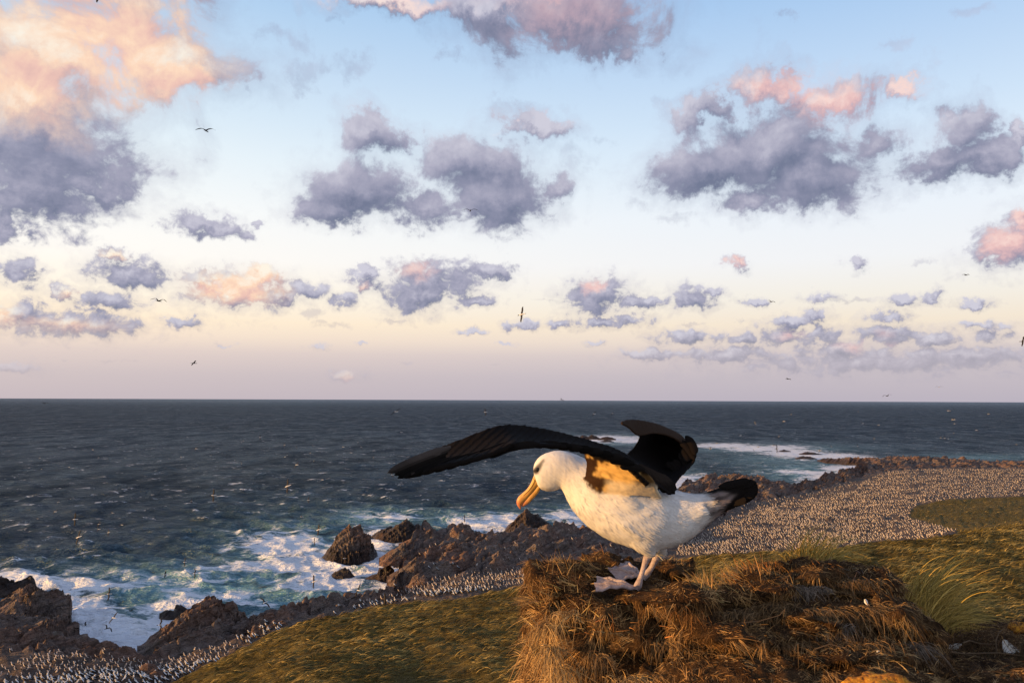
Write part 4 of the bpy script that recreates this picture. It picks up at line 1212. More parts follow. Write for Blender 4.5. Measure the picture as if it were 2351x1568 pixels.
for x, y, a, b_, h in HOLLOW + CUSHION:
    g_ = np.exp(-(((mpx - x + 8 * d1 * a / 30) / a) ** 2 + ((mpy - y) / b_) ** 2) ** 1.5) * face
    mV = mV + toward * np.array([1, 1, .25]) * (h * g_)[:, None]
    if h < 0:
        hol = np.maximum(hol, g_)
mN = vnorm(mV, mF)
def peat_mat():
    m, b, bs = new_mat('peat')
    P = b.n('ShaderNodeNewGeometry').outputs['Position']
    n = b.noise(P, 26, 7, .7, .3)
    n2 = b.noise(b.v('MULTIPLY', P, (1, 1, .3)), 120, 5, .7, .5)
    n3 = b.noise(P, 6, 4, .6)
    f = b.m('ADD', b.m('MULTIPLY', n, .5), b.m('MULTIPLY', n2, .5))
    c = b.ramp(f, [(.3, (.012, .007, .004, 1)), (.5, (.07, .038, .017, 1)), (.66, (.19, .10, .04, 1)), (.8, (.32, .18, .07, 1))])
    c = b.mix(b.ss(n3, .4, .65), c, b.mix(1.0, c, (.55, .5, .5, 1), 'MULTIPLY'))
    b.put(bs.inputs['Base Color'], c); b.put(bs.inputs['Roughness'], .95); b.put(bs.inputs['Specular IOR Level'], .08)
    b.put(bs.inputs['Normal'], b.bump(f, 1.0, .02))
    return m
def strand_mat(name, rough=.7):
    m, b, bs = new_mat(name)
    b.put(bs.inputs['Base Color'], b.attr('tint', 'Color'))
    b.put(bs.inputs['Roughness'], rough); b.put(bs.inputs['Specular IOR Level'], .15)
    return m
M_PEAT = peat_mat(); M_STRAND = strand_mat('dry_fibre')
mound = bpy.data.objects.new('peat_mound', None); COL.objects.link(mound)
mound.location = (PED_C[0] + .25, PED_C[1], PED_Z - .5)
tag(mound, 'big brown peat mound of matted dry grass with a flat-topped pedestal under the albatross', 'mound')
inv = np.array(mound.location)
peat = mesh_np('peat', mV - inv, mF, [M_PEAT], parent=mound)

def ribbons(root, dirv, length, width, droop, tint, seg=3, side=None, sway=None):
    """tapering blades: root (n,3), start direction, length, width; droop bends them down; returns V, F, per-vertex tint"""
    n = len(root)
    t = np.linspace(0, 1, seg + 1)
    pts = root[:, None, :] + dirv[:, None, :] * (length[:, None] * t[None])[..., None]
    pts[..., 2] -= (droop * length)[:, None] * t[None] ** 2
    if sway is not None:
        pts += sway[:, None, :] * (length[:, None] * t[None] ** 2)[..., None]
    if side is None:
        view = root - np.array([0, 0, CAM_H]); view /= np.linalg.norm(view, axis=1, keepdims=True)
        side = np.cross(dirv, view + .6 * g7.normal(size=view.shape))
        side /= np.linalg.norm(side, axis=1, keepdims=True) + 1e-9
    w = (width[:, None] * (1 - .85 * t[None] ** 1.5) * .5)[..., None] * side[:, None, :]
    V = np.stack([pts - w, pts + w], 2).reshape(n, -1, 3)
    k = (seg + 1) * 2
    f = np.array([(2 * i, 2 * i + 1, 2 * i + 3, 2 * i + 2) for i in range(seg)])
    F = (f[None] + (np.arange(n) * k)[:, None, None]).reshape(-1, 4)
    return V.reshape(-1, 3), F, np.repeat(tint, k, 0)
g7 = np.random.default_rng(3)
# strands over the mound
tri_c = mV[mF].mean(1)
fa = mV[mF[:, 2]] - mV[mF[:, 0]]; fb_ = mV[mF[:, 3]] - mV[mF[:, 1]]
fn = np.cross(fa, fb_); ar = np.linalg.norm(fn, axis=1) / 2; fn /= (ar * 2)[:, None] + 1e-12
tocam = np.array([0, 0, CAM_H]) - tri_c; tocam /= np.linalg.norm(tocam, axis=1, keepdims=True)
fpx, fpy = to_px(tri_c)
vis = ((fn * tocam).sum(1) > -.35) & (fpx > 1150) & (fpx < 2450) & (fpy < 1640) & (fpy > 1250)
pr = ar * vis
NST = 105000
idx = g7.choice(len(mF), NST, p=pr / pr.sum())
bar = g7.dirichlet((1, 1, 1, 1), NST)
rt = (mV[mF[idx]] * bar[..., None]).sum(1)
nm = fn[idx]
rpx, rpy = to_px(rt)
clump = fbm(rt[:, 0] / .05, rt[:, 1] / .05, rt[:, 2] / .05, o=2, seed=430)
flow = np.stack([fbm(rt[:, 0] / .10, rt[:, 1] / .10, rt[:, 2] / .10, o=2, seed=431 + i) for i in range(3)], -1)
down = np.array([0.12, 0, -1.0])
tang = down + 2.0 * flow + .35 * g7.normal(size=(NST, 3))
tang -= (tang * nm).sum(1, keepdims=True) * nm
tang /= np.linalg.norm(tang, axis=1, keepdims=True) + 1e-9
lift = g7.uniform(.05, .45, NST) * (1 + .6 * (nm[:, 2] > .5))
dirv = tang + nm * lift[:, None]
dirv /= np.linalg.norm(dirv, axis=1, keepdims=True)
left_face = sst(1330 - rpx, -60, 60) * sst(rpy, 1380, 1470)
length = g7.gamma(3.0, .0085, NST) * (1 + .9 * left_face + .8 * np.clip(clump, 0, 1))
length = np.clip(length, .008, .16)
shortm = sst(nm[:, 2], .55, .9) * .5
length *= 1 - shortm
width = g7.uniform(.0007, .0018, NST) * (1 + .5 * left_face)
v = np.clip(.42 + .85 * clump + .30 * g7.normal(size=NST) + .25 * left_face, 0, 1)[:, None]
reds = np.clip(.5 + .8 * fbm(rt[:, 0] / .2, rt[:, 1] / .2, rt[:, 2] / .2, o=2, seed=440), 0, 1)[:, None]
dk_ = np.array([.030, .016, .008]); md_ = np.array([.21, .115, .046]); st_ = np.array([.62, .40, .17]); rd_ = np.array([.34, .14, .036])
tint = np.where(v < .55, dk_ + (md_ - dk_) * (v / .55), md_ + (st_ - md_) * ((v - .55) / .45))
tint = tint * (1 - .45 * reds) + rd_ * .45 * reds * (v * 1.6)
hs = hol[mF[idx]].mean(1)
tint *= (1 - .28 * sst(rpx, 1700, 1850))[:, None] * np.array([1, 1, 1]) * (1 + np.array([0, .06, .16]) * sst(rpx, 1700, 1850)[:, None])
underfoot = (rpx > 1350) & (rpx < 1505) & (rpy > 1278) & (rpy < 1374) & (nm[:, 2] > .3)      # trodden flat by the bird
length = np.where(underfoot, np.minimum(length, .014), length)
dirv = np.where(underfoot[:, None], dirv * np.array([1, 1, .15]), dirv)
keep = (v[:, 0] > .04) & (g7.random(NST) > .8 * hs) & ~(underfoot & (g7.random(NST) < .75))
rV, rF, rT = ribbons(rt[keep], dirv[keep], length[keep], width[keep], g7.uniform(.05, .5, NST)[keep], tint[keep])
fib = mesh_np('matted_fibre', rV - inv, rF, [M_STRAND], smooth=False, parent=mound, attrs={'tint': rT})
fib['kind'] = 'stuff'
# stiff pale straw tufts sticking up along the rims
tv, tf, tt, toff = [], [], [], 0
def tuft(px, py, d, n, spread, ln, up, lean, col, w=(.0012, .0028), seg=4, droop=(.0, .35)):
    global toff
    c = at(px, py, d); k = d / FPX
    root = c + g7.normal(size=(n, 3)) * np.array([spread * k, spread * k, spread * k * .35])
    dv = np.stack([g7.normal(lean, .45, n), g7.normal(0, .4, n), np.abs(g7.normal(up, .3, n))], -1)
    dv /= np.linalg.norm(dv, axis=1, keepdims=True)
    L = np.abs(g7.normal(ln, ln * .35, n)) * k
    ti = np.array(col) * g7.uniform(.45, 1.35, (n, 1)) * g7.uniform(.9, 1.1, (n, 3))
    a, b_, c_ = ribbons(root, dv, L, g7.uniform(*w, n), g7.uniform(*droop, n), ti, seg)
    tv.append(a); tf.append(b_ + toff); tt.append(c_); toff += len(a)
STRAW = (.50, .31, .125); RUST = (.36, .16, .05); GREY = (.22, .17, .13)
for a in [(1300,1322,2.72,130,16,46,.9,-.5,STRAW),(1262,1330,2.62,110,14,40,.8,-.6,STRAW),(1288,1345,2.55,120,22,34,.5,-.7,STRAW),(1390,1300,2.85,160,22,30,.8,-.9,RUST),(1365,1312,2.78,140,26,28,.5,-.8,STRAW),
          (1240,1380,2.56,130,14,40,.2,-.6,STRAW),(1318,1335,2.6,120,18,22,.35,-.8,RUST),
          (1612,1352,2.5,150,16,44,.9,-.5,STRAW),(1640,1375,2.5,130,18,40,.5,-.6,STRAW),(1700,1330,2.6,150,20,36,.8,-.7,STRAW),(1745,1318,2.66,190,26,34,.8,-.6,RUST),(1790,1312,2.72,120,22,30,.8,-.2,RUST),
          (1665,1352,2.56,140,24,34,.5,-.8,STRAW),(1720,1345,2.56,140,30,30,.4,-.8,RUST),(1850,1305,2.66,90,24,20,.6,-.5,RUST),(1940,1312,2.7,80,36,18,.5,-.2,GREY),(1250,1440,2.5,110,12,36,-.5,-.3,STRAW),(1240,1500,2.48,110,12,44,-.7,-.15,STRAW),
          (1320,1420,2.42,90,40,30,.2,-.3,STRAW),(1400,1430,2.38,80,50,26,.2,.2,RUST)]:
    tuft(*a)
for x, y, h in [(1660,1340,60),(1700,1318,52),(1752,1320,70),(1765,1318,48),(1645,1350,40),(1306,1318,56),(1268,1330,48)]:
    tuft(x, y, 2.55, 4, 5, h * .9, 1.6, .15, STRAW, (.0009, .0016))
# long hanging hanks over the ledges of the mound
def hank(px, py, d, n, wpx, ln, lean, col):
    global toff
    c = at(px, py, d); k = d / FPX
    root = c + np.stack([g7.normal(0, wpx * .45, n) * k, g7.normal(-.02, .012, n), g7.normal(0, 3, n) * k - (g7.normal(0, .2, n) ** 2) * .02], -1)
    dv = np.stack([g7.normal(lean, .55, n), g7.normal(-.75, .3, n), g7.normal(.1, .35, n)], -1)
    dv /= np.linalg.norm(dv, axis=1, keepdims=True)
    n2_ = n
    L = np.abs(g7.normal(ln * .62, ln * .35, n)) * k
    ti = np.array(col) * g7.uniform(.2, 1.5, (n, 1))
    a, b_, c_ = ribbons(root, dv, L, g7.uniform(.001, .0022, n), g7.uniform(.6, 1.1, n), ti, 5)
    tv.append(a); tf.append(b_ + toff); tt.append(c_); toff += len(a)
BROWN = (.20, .12, .055)
for a in [(1850,1345,2.56,260,60,46,.2,GREY),(1950,1330,2.6,240,80,40,.2,BROWN),(1780,1385,2.46,260,60,60,-.5,BROWN),(1880,1395,2.44,240,70,50,.3,BROWN),(1905,1430,2.40,260,60,50,-.2,GREY),(2010,1390,2.44,240,70,70,.5,BROWN),
          (2070,1425,2.5,220,50,70,.4,BROWN),(1700,1400,2.44,260,60,60,-.3,BROWN),(1960,1470,2.34,240,90,56,.1,BROWN),(1800,1470,2.33,240,90,60,.2,BROWN),(1690,1450,2.36,260,80,70,.2,BROWN),(2090,1475,2.42,200,40,60,.5,GREY),
          (1540,1380,2.36,120,40,44,.1,RUST),(1580,1392,2.38,90,30,44,.1,RUST),(1300,1405,2.40,90,40,60,-.3,STRAW),(1255,1430,2.46,160,20,80,-.3,STRAW),
          (1262,1480,2.38,160,20,90,.0,STRAW),(1285,1530,2.36,180,34,100,.05,STRAW),(1380,1500,2.34,70,30,60,.1,BROWN),(1520,1470,2.33,60,30,60,.2,BROWN),(1600,1490,2.33,70,40,60,.3,BROWN),
          (1730,1545,2.22,240,60,60,.1,STRAW),(1660,1540,2.22,200,60,60,-.1,BROWN),(1560,1540,2.26,220,70,70,.1,BROWN),(1450,1550,2.28,220,70,70,.1,STRAW)]:
    hank(*a)
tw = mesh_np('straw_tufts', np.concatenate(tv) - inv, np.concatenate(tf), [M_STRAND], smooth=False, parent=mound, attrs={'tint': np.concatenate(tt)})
tw['kind'] = 'stuff'

# ------------------------------------------------------------------ two living tussocks blown to the right
M_BLADE = strand_mat('green_blade', .6)
def tussock(pts, n, label, tips, d, spread=12):
    """pts: foot line, tips: where the blade ends fan out (picture places)"""
    base = at(np.array([p[0] for p in pts]), np.array([p[1] for p in pts]), np.full(len(pts), d))
    seg = 9
    u = g7.random(n)
    bx = np.interp(u, np.linspace(0, 1, len(pts)), [p[0] for p in pts]); by = np.interp(u, np.linspace(0, 1, len(pts)), [p[1] for p in pts])
    root = at(bx + g7.normal(0, spread, n), by + g7.normal(0, 3, n), d + g7.normal(0, .05, n))
    uu = np.clip(u + g7.normal(0, .22, n), 0, 1)
    tx = np.interp(uu, np.linspace(0, 1, len(tips)), [p[0] for p in tips]); ty = np.interp(uu, np.linspace(0, 1, len(tips)), [p[1] for p in tips])
    s = np.clip(g7.beta(3.2, 1.6, n), .25, 1.08)
    tip = at(tx + g7.normal(0, 22, n), ty + g7.normal(0, 14, n), d + g7.normal(0, .10, n))
    vec = (tip - root) * s[:, None]
    L = np.linalg.norm(vec, axis=1)
    t = np.linspace(0, 1, seg + 1)[None, :, None]
    up = np.array([0, 0, 1.0])
    pts_ = root[:, None] + vec[:, None] * t + up * (L[:, None, None] * .55 * t * (1 - t)) - np.array([1.0, 0, 0]) * (L[:, None, None] * .22 * t * (1 - t))
    dirs = np.gradient(pts_, axis=1)
    view = root - np.array([0, 0, CAM_H])
    side = np.cross(dirs, view[:, None] + .5 * np.linalg.norm(view, axis=1)[:, None, None] * g7.normal(size=(n, 1, 3)))
    side /= np.linalg.norm(side, axis=2, keepdims=True) + 1e-9
    w = (g7.uniform(.0011, .0030, n)[:, None] * (1 - .8 * np.linspace(0, 1, seg + 1)[None] ** 2) * .5)[..., None] * side
    V = np.stack([pts_ - w, pts_ + w], 2).reshape(-1, 3)
    k = (seg + 1) * 2
    f = np.array([(2 * i, 2 * i + 1, 2 * i + 3, 2 * i + 2) for i in range(seg)])
    F = (f[None] + (np.arange(n) * k)[:, None, None]).reshape(-1, 4)
    green = np.array([.17, .145, .032]); gold = np.array([.52, .34, .085])
    mixv = np.clip(g7.normal(.74, .30, n), 0, 1)[:, None]
    ti = (green * (1 - mixv) + gold * mixv) * g7.uniform(.6, 1.25, (n, 1))
    tt_ = np.repeat(ti, k, 0)
    c = base.mean(0)
    o = mesh_np('tussock_grass', V - c, F, [M_BLADE], smooth=False, attrs={'tint': tt_})
    o.location = c
    return tag(o, label, 'grass tuft', 'wind-blown grass tufts on the mound')
tussock([(1822,1308),(1850,1312),(1880,1318),(1900,1316)], 420, 'smaller wind-blown green grass tuft sprouting on top of the brown mound', [(1790,1262),(1850,1215),(1905,1200),(1945,1225),(1975,1258),(2010,1262)], 2.82, 10)
tussock([(2075,1395),(2110,1430),(2140,1455),(2165,1465)], 760, 'large golden-green grass tuft swept to the right beside the brown mound', [(2050,1370),(2110,1300),(2180,1262),(2250,1268),(2290,1310),(2300,1345),(2320,1390),(2290,1430)], 2.78, 14)

# ------------------------------------------------------------------ litter at the lower right
def feather(px, py, d, ln, wd, ang, curve, label):
    c = at(px, py, d); k = d / FPX
    n = 12; V = []; F = []
    e1 = np.array(RN @ np.array([math.cos(ang), math.sin(ang), .25])); e2 = np.array(RN @ np.array([-math.sin(ang), math.cos(ang), .1])); e3 = np.array(RN @ np.array([0, 0, 1.0]))
    for i in range(n + 1):
        t = i / n
        w = wd * k * math.sin(math.pi * min(1, .08 + t * .92)) ** .7 * (1 - .25 * t)
        cc = e1 * ln * k * (t - .5) + e2 * curve * k * (t - .5) ** 2 * 4
        for s in (-1, -.5, 0, .5, 1):
            jag = 1 + .10 * g7.normal() if abs(s) == 1 else 1
            V.append(cc + e2 * w * s * jag + e3 * (w * .35 * (1 - s * s) + .002))
    for i in range(n):
        for j in range(4):
            a = i * 5 + j
            F.append((a, a + 1, a + 6, a + 5))
    V = np.array(V)
    nv = len(V); V = np.concatenate([V, V - e3 * .0012]); F = F + [tuple(x + nv for x in f[::-1]) for f in F]
    o = mesh_np('feather', V, np.array(F), [M_WHITE]); o.location = c
    q, f = ell_np((0, 0, 0), (ln * k * .56, .0012, .0012), 5, 5)
    q = np.stack([q[:, 0:1] * e1 + q[:, 1:2] * e2 + q[:, 2:3] * e3], 0).reshape(-1, 3) + e3 * .004
    mesh_np('quill', q, f, [M_BILL], parent=o)
    return tag(o, label, 'feather')
def plume(px, py, d, ln, ang, label):
    """a loose downy feather: curved quill with separate barbs on both sides"""
    c = at(px, py, d); k = d / FPX
    e1 = np.array(RN @ np.array([math.cos(ang), math.sin(ang), .2])); e2 = np.array(RN @ np.array([-math.sin(ang), math.cos(ang), .1])); e3 = np.array(RN @ np.array([0, 0, 1.0]))
    n = 70
    t = np.repeat(np.linspace(.12, 1, n), 2); sg = np.tile([1, -1], n)
    root = (e1[None] * (t[:, None] - .5) + e2[None] * (.28 * (t[:, None] - .5) ** 2)) * ln * k
    dv = e2[None] * sg[:, None] * 1.0 + e1[None] * (.55 + .25 * g7.random(2 * n))[:, None] + e3[None] * (.15 + .2 * g7.random(2 * n))[:, None]
    dv /= np.linalg.norm(dv, axis=1, keepdims=True)
    L = ln * k * .42 * np.sin(np.pi * np.clip(t * .93, 0, 1)) ** .6 * g7.uniform(.75, 1.1, 2 * n)
    V, F, _ = ribbons(root, dv, L, np.full(2 * n, .0021), g7.uniform(0, .25, 2 * n), np.ones((2 * n, 3)), 4, side=np.broadcast_to(e1, (2 * n, 3)))
    o = mesh_np('feather', V, F, [M_WHITE], smooth=False); o.location = c
    qv, qf = tube_np((e1[None] * (np.linspace(-.08, 1, 9)[:, None] - .5) + e2[None] * (.28 * (np.linspace(-.08, 1, 9)[:, None] - .5) ** 2)) * ln * k + e3 * .002, np.linspace(.0012, .0004, 9), 5)
    mesh_np('quill', qv, qf, [M_BILL], parent=o)
    return tag(o, label, 'feather')
feather(2190,1484,2.7,36,9,.35,3,'dull grey-white feather lying half hidden under twigs below the large grass tuft')
feather(2018,1500,2.28,16,5,-1.1,1,'small white feather stuck on the brown front of the mound')
feather(1988,1382,2.42,14,4,-1.2,1,'tiny white feather near the top of the mound')
M_LICHEN = None
def lichen_mat():
    m, b, bs = new_mat('orange_moss')
    P = b.n('ShaderNodeNewGeometry').outputs['Position']
    f = b.noise(P, 60, 6, .65)
    b.put(bs.inputs['Base Color'], b.ramp(f, [(.36, (.05, .018, .005, 1)), (.5, (.52, .20, .012, 1)), (.66, (.75, .36, .03, 1))]))
    b.put(bs.inputs['Roughness'], .95); b.put(bs.inputs['Normal'], b.bump(f, 1.0, .012))
    return m
M_LICHEN = lichen_mat()
def moss(px, py, d, rx, ry, label):
    c = at(px, py, d); k = d / FPX
    P, F = ell_np((0, 0, 0), (rx * k, rx * k * .8, ry * k), 28, 20)
    nrm = P / np.linalg.norm(P, axis=1, keepdims=True)
    P = P + nrm * ((.30 * rx * k) * fbm(P[:, 0] / (.5 * rx * k) + px, P[:, 1] / (.5 * rx * k), P[:, 2] / (.5 * rx * k), o=4, seed=450))[:, None]
    o = mesh_np('moss_cushion', P, F, [M_LICHEN]); o.location = c
    return tag(o, label, 'moss')
moss(2020, 1590, 2.12, 88, 40, 'bright orange moss cushion at the bottom edge in front of the mound')
moss(2340, 1440, 2.85, 24, 13, 'small bright orange moss cushion at the right edge')
def twig(pts, d, r, label):
    C_ = at(np.array([p[0] for p in pts], float), np.array([p[1] for p in pts], float), np.linspace(d[0], d[1], len(pts)))
    V, F = tube_np(C_, np.linspace(r, r * .5, len(pts)), 6)
    c = C_[0].copy()
    o = mesh_np('twig', V - c, F, [M_TWIG]); o.location = c
    return tag(o, label, 'twig', 'dry twigs on the dark litter')
def tube_np(C_, R_, n=8):
    C_ = np.asarray(C_, float); R_ = np.broadcast_to(np.asarray(R_, float), (len(C_),))
    T = np.gradient(C_, axis=0); T /= np.linalg.norm(T, axis=1, keepdims=True)
    a = np.cross(T, np.array([.3, .2, .93])); a /= np.linalg.norm(a, axis=1, keepdims=True) + 1e-9
    b_ = np.cross(T, a)
    th = np.linspace(0, 2 * math.pi, n, endpoint=False)
    V = C_[:, None] + R_[:, None, None] * (np.cos(th)[None, :, None] * a[:, None] + np.sin(th)[None, :, None] * b_[:, None])
    F = []
    for i in range(len(C_) - 1):
        for j in range(n):
            F.append((i * n + j, i * n + (j + 1) % n, (i + 1) * n + (j + 1) % n, (i + 1) * n + j))
    V = V.reshape(-1, 3)
    V = np.concatenate([V, C_[:1], C_[-1:]]); m = len(V)
    for j in range(n):
        F.append(((j + 1) % n, j, m - 2, m - 2)); F.append(((len(C_) - 1) * n + j, (len(C_) - 1) * n + (j + 1) % n, m - 1, m - 1))
    return V, np.array(F)
plume(2313, 1484, 2.62, 44, -.95, 'largest white feather lying on dark litter at the right edge')
M_TWIG = flat_mat('dry_twig', (.13, .085, .05), .9)
twig([(2120,1478),(2190,1496),(2260,1512),(2340,1526)], (2.55,2.5), .004, 'longest dry twig running right from the foot of the large grass tuft')
twig([(2150,1492),(2210,1500),(2290,1498),(2360,1506)], (2.5,2.55), .003, 'dry twig lying nearly level below the largest feather')
twig([(2210,1476),(2226,1470),(2250,1477),(2290,1478)], (2.62,2.66), .003, 'thin dry twig between the two right feathers')
twig([(2288,1496),(2286,1470),(2294,1450),(2306,1442)], (2.6,2.65), .0025, 'upright bent dry stalk left of the largest feather')
twig([(2200,1462),(2206,1450),(2202,1438)], (2.72,2.74), .002, 'short upright dry stalk above the grey feather')
twig([(1700,1430),(1745,1425),(1790,1412),(1802,1398)], (2.34,2.36), .0018, 'thin bent rootlet across the dark hollow of the mound')
twig([(1870,1490),(1905,1478),(1935,1486),(1960,1502)], (2.26,2.26), .0018, 'thin arched rootlet on the lower front of the mound')
# low dry scrub behind the litter
tv, tf, tt, toff = [], [], [], 0
for i in range(26):
    x = g7.uniform(2160, 2400)
    tuft(x, 1478 + g7.normal(0, 14) + (x - 2160) * .02, 2.7 + g7.normal(0, .1), 34, 16, 22, .8, .1, (.10, .055, .025), (.001, .002))
for i in range(30):
    tuft(g7.uniform(2120, 2400), g7.uniform(1505, 1568), 2.5, 30, 22, 18, .5, .1, (.05, .035, .014), (.001, .002))
sc_o = mesh_np('dry_scrub', np.concatenate(tv), np.concatenate(tf), [M_STRAND], smooth=False, attrs={'tint': np.concatenate(tt)})
tag(sc_o, 'low dry brown scrub and rootlets over the dark ground at the lower right', 'scrub', kind='stuff')
# ------------------------------------------------------------------ the albatross
def interp_curve(pts, n):
    """smooth curve through points, n samples (Catmull-Rom)"""
    p = np.asarray(pts, float); m = len(p)
    q = np.concatenate([[2 * p[0] - p[1]], p, [2 * p[-1] - p[-2]]])
    ts = np.linspace(0, m - 1 - 1e-9, n); i = ts.astype(int); t = (ts - i)[:, None]
    a, b_, c, d = q[i], q[i + 1], q[i + 2], q[i + 3]
    return .5 * (2 * b_ + (c - a) * t + (2 * a - 5 * b_ + 4 * c - d) * t ** 2 + (3 * b_ - a - 3 * c + d) * t ** 3)
def loft(st, n=48, m=28, sup=2.0):
    """st: (top x,y, bottom x,y, half-width px, depth) -> closed tube"""
    c = interp_curve(st, n)
    T = at(c[:, 0], c[:, 1], c[:, 5]); B = at(c[:, 2], c[:, 3], c[:, 5])
    cen = (T + B) / 2; up = (T - B) / 2
    sp = np.gradient(cen, axis=0)
    sd = np.cross(up, sp); sd /= np.linalg.norm(sd, axis=1, keepdims=True) + 1e-9
    hw = (np.maximum(c[:, 4], .5) * c[:, 5] / FPX)[:, None]
    th = np.linspace(0, 2 * math.pi, m, endpoint=False)
    cs, sn = np.cos(th), np.sin(th)
    cs = np.sign(cs) * np.abs(cs) ** (2 / sup); sn = np.sign(sn) * np.abs(sn) ** (2 / sup)
    V = cen[:, None] + up[:, None] * cs[None, :, None] + (sd * hw)[:, None] * sn[None, :, None]
    F = []
    for i in range(n - 1):
        for j in range(m):
            F.append((i * m + j, i * m + (j + 1) % m, (i + 1) * m + (j + 1) % m, (i + 1) * m + j))
    V = np.concatenate([V.reshape(-1, 3), cen[:1], cen[-1:]]); k = len(V)
    for j in range(m):
        F.append(((j + 1) % m, j, k - 2, k - 2)); F.append(((n - 1) * m + j, (n - 1) * m + (j + 1) % m, k - 1, k - 1))
    return V, np.array(F)
def sheet(rows, nu, nv, thick, bulge=0.0):
    """rows of picture places (x,y,depth) -> smooth sheet with real thickness, thinner to its last column"""
    g = np.array([interp_curve(r, nv) for r in rows])
    g = np.array([interp_curve(g[:, j], nu) for j in range(nv)]).transpose(1, 0, 2)
    P = at(g[..., 0], g[..., 1], g[..., 2])
    du = np.gradient(P, axis=0); dv = np.gradient(P, axis=1)
    N_ = np.cross(du, dv); N_ /= np.linalg.norm(N_, axis=2, keepdims=True) + 1e-9
    v = np.linspace(0, 1, nv)
    prof = thick * np.clip(1.25 * np.sqrt(np.clip(v, 0, 1) + .04) * (1 - .62 * v), .3, 1)
    if bulge:
        P = P + N_ * (bulge * np.sin(math.pi * v))[None, :, None]
    A = P + N_ * prof[None, :, None] / 2; Bq = P - N_ * prof[None, :, None] / 2
    V = np.concatenate([A.reshape(-1, 3), Bq.reshape(-1, 3)]); k = nu * nv
    f = grid_faces(nu, nv)
    F = [f, f[:, ::-1] + k]
    rim = []
    idx = np.arange(k).reshape(nu, nv)
    loop = list(idx[0, :]) + list(idx[1:, -1]) + list(idx[-1, -2::-1]) + list(idx[-2:0:-1, 0])
    for a, b_ in zip(loop, loop[1:] + loop[:1]):
        rim.append((b_, a, a + k, b_ + k))
    F.append(np.array(rim))
    return V, np.concatenate(F)
def zz(pts, d):          # enlarged-measure places to picture places
    return [(869.4 + x * .3854, 942.8 + y * .3855, dd) for (x, y), dd in zip(pts, d)]

BODY = [(1224,1078,1228,1102,9,2.63),(1227,1063,1238,1120,22,2.63),(1240,1047,1256,1128,30,2.628),(1262,1037,1275,1126,34,2.626),(1286,1034,1289,1121,36,2.624),(1311,1039,1296,1134,36,2.62),
 (1336,1049,1303,1150,40,2.616),(1364,1060,1318,1174,52,2.61),(1397,1072,1341,1200,66,2.60),(1432,1086,1384,1230,78,2.59),(1470,1099,1430,1249,84,2.585),(1506,1111,1474,1261,80,2.575),
 (1537,1121,1516,1260,70,2.57),(1563,1129,1558,1250,57,2.56),(1591,1134,1600,1224,45,2.555),(1617,1132,1636,1193,36,2.55),(1644,1123,1662,1176,28,2.545),(1670,1113,1686,1165,21,2.54),(1695,1104,1708,1158,15,2.535),(1718,1099,1727,1148,10,2.53),(1734,1103,1739,1135,6,2.53),(1739,1113,1740,1121,2,2.53)]
parts_src = []      # (V, F, tint rgb, underwing flag)
def src(V, F, c):
    parts_src.append((V, F, np.array(c, float)))
WHITE = (.74, .70, .655); BLACK = (.010, .0075, .0065); UNDER_SUNLIT = (.80, .50, .17); BRN = (.040, .024, .016); GREY_ = (.30, .25, .23)  # underwing: white feathers with the sun's gold put into the colour
src(*loft(BODY, 90, 40), WHITE)
# thigh feathering
def blobtube(p, c):
    C_ = at(np.array([q[0] for q in p], float), np.array([q[1] for q in p], float), np.array([q[2] for q in p], float))
    r = np.array([q[3] * q[2] / FPX for q in p])
    n = 14
    C2 = interp_curve(np.concatenate([C_, r[:, None]], 1), n)
    src(*tube_np(C2[:, :3], C2[:, 3], 16), c)
blobtube([(1450,1165,2.56,42),(1466,1208,2.54,48),(1480,1242,2.535,34),(1491,1264,2.535,19),(1496,1277,2.535,10)], WHITE)
blobtube([(1490,1190,2.62,42),(1505,1238,2.64,32),(1514,1264,2.65,17),(1516,1279,2.65,9)], WHITE)
# breast and flank folds
blobtube([(1352,1132,2.59,20),(1392,1140,2.54,26),(1440,1160,2.51,30),(1490,1190,2.51,26)], WHITE)
blobtube([(1560,1180,2.53,26),(1590,1178,2.52,24),(1620,1168,2.51,16)], WHITE)
blobtube([(1376,1146,2.515,9),(1412,1143,2.50,11),(1450,1150,2.495,10),(1482,1166,2.50,7)], WHITE)
blobtube([(1400,1185,2.50,10),(1440,1205,2.485,13),(1470,1232,2.485,9)], WHITE)
# near wing: raised arm, its lit underside towards us
arm = [zz([(1216,445),(1290,492),(1420,500),(1560,500),(1690,520)], (2.575,2.53,2.50,2.48,2.49)),
       zz([(1226,400),(1310,430),(1430,440),(1540,440),(1660,470)], (2.545,2.505,2.47,2.44,2.45)),
       zz([(1240,330),(1330,345),(1430,355),(1530,365),(1640,420)], (2.52,2.48,2.44,2.41,2.42)),
       zz([(1228,275),(1320,288),(1410,300),(1500,318),(1600,370)], (2.50,2.46,2.42,2.385,2.40)),
       zz([(1214,228),(1300,240),(1390,256),(1480,285),(1560,330)], (2.485,2.445,2.405,2.37,2.385))]
src(*sheet(arm, 40, 40, .016), UNDER_SUNLIT)
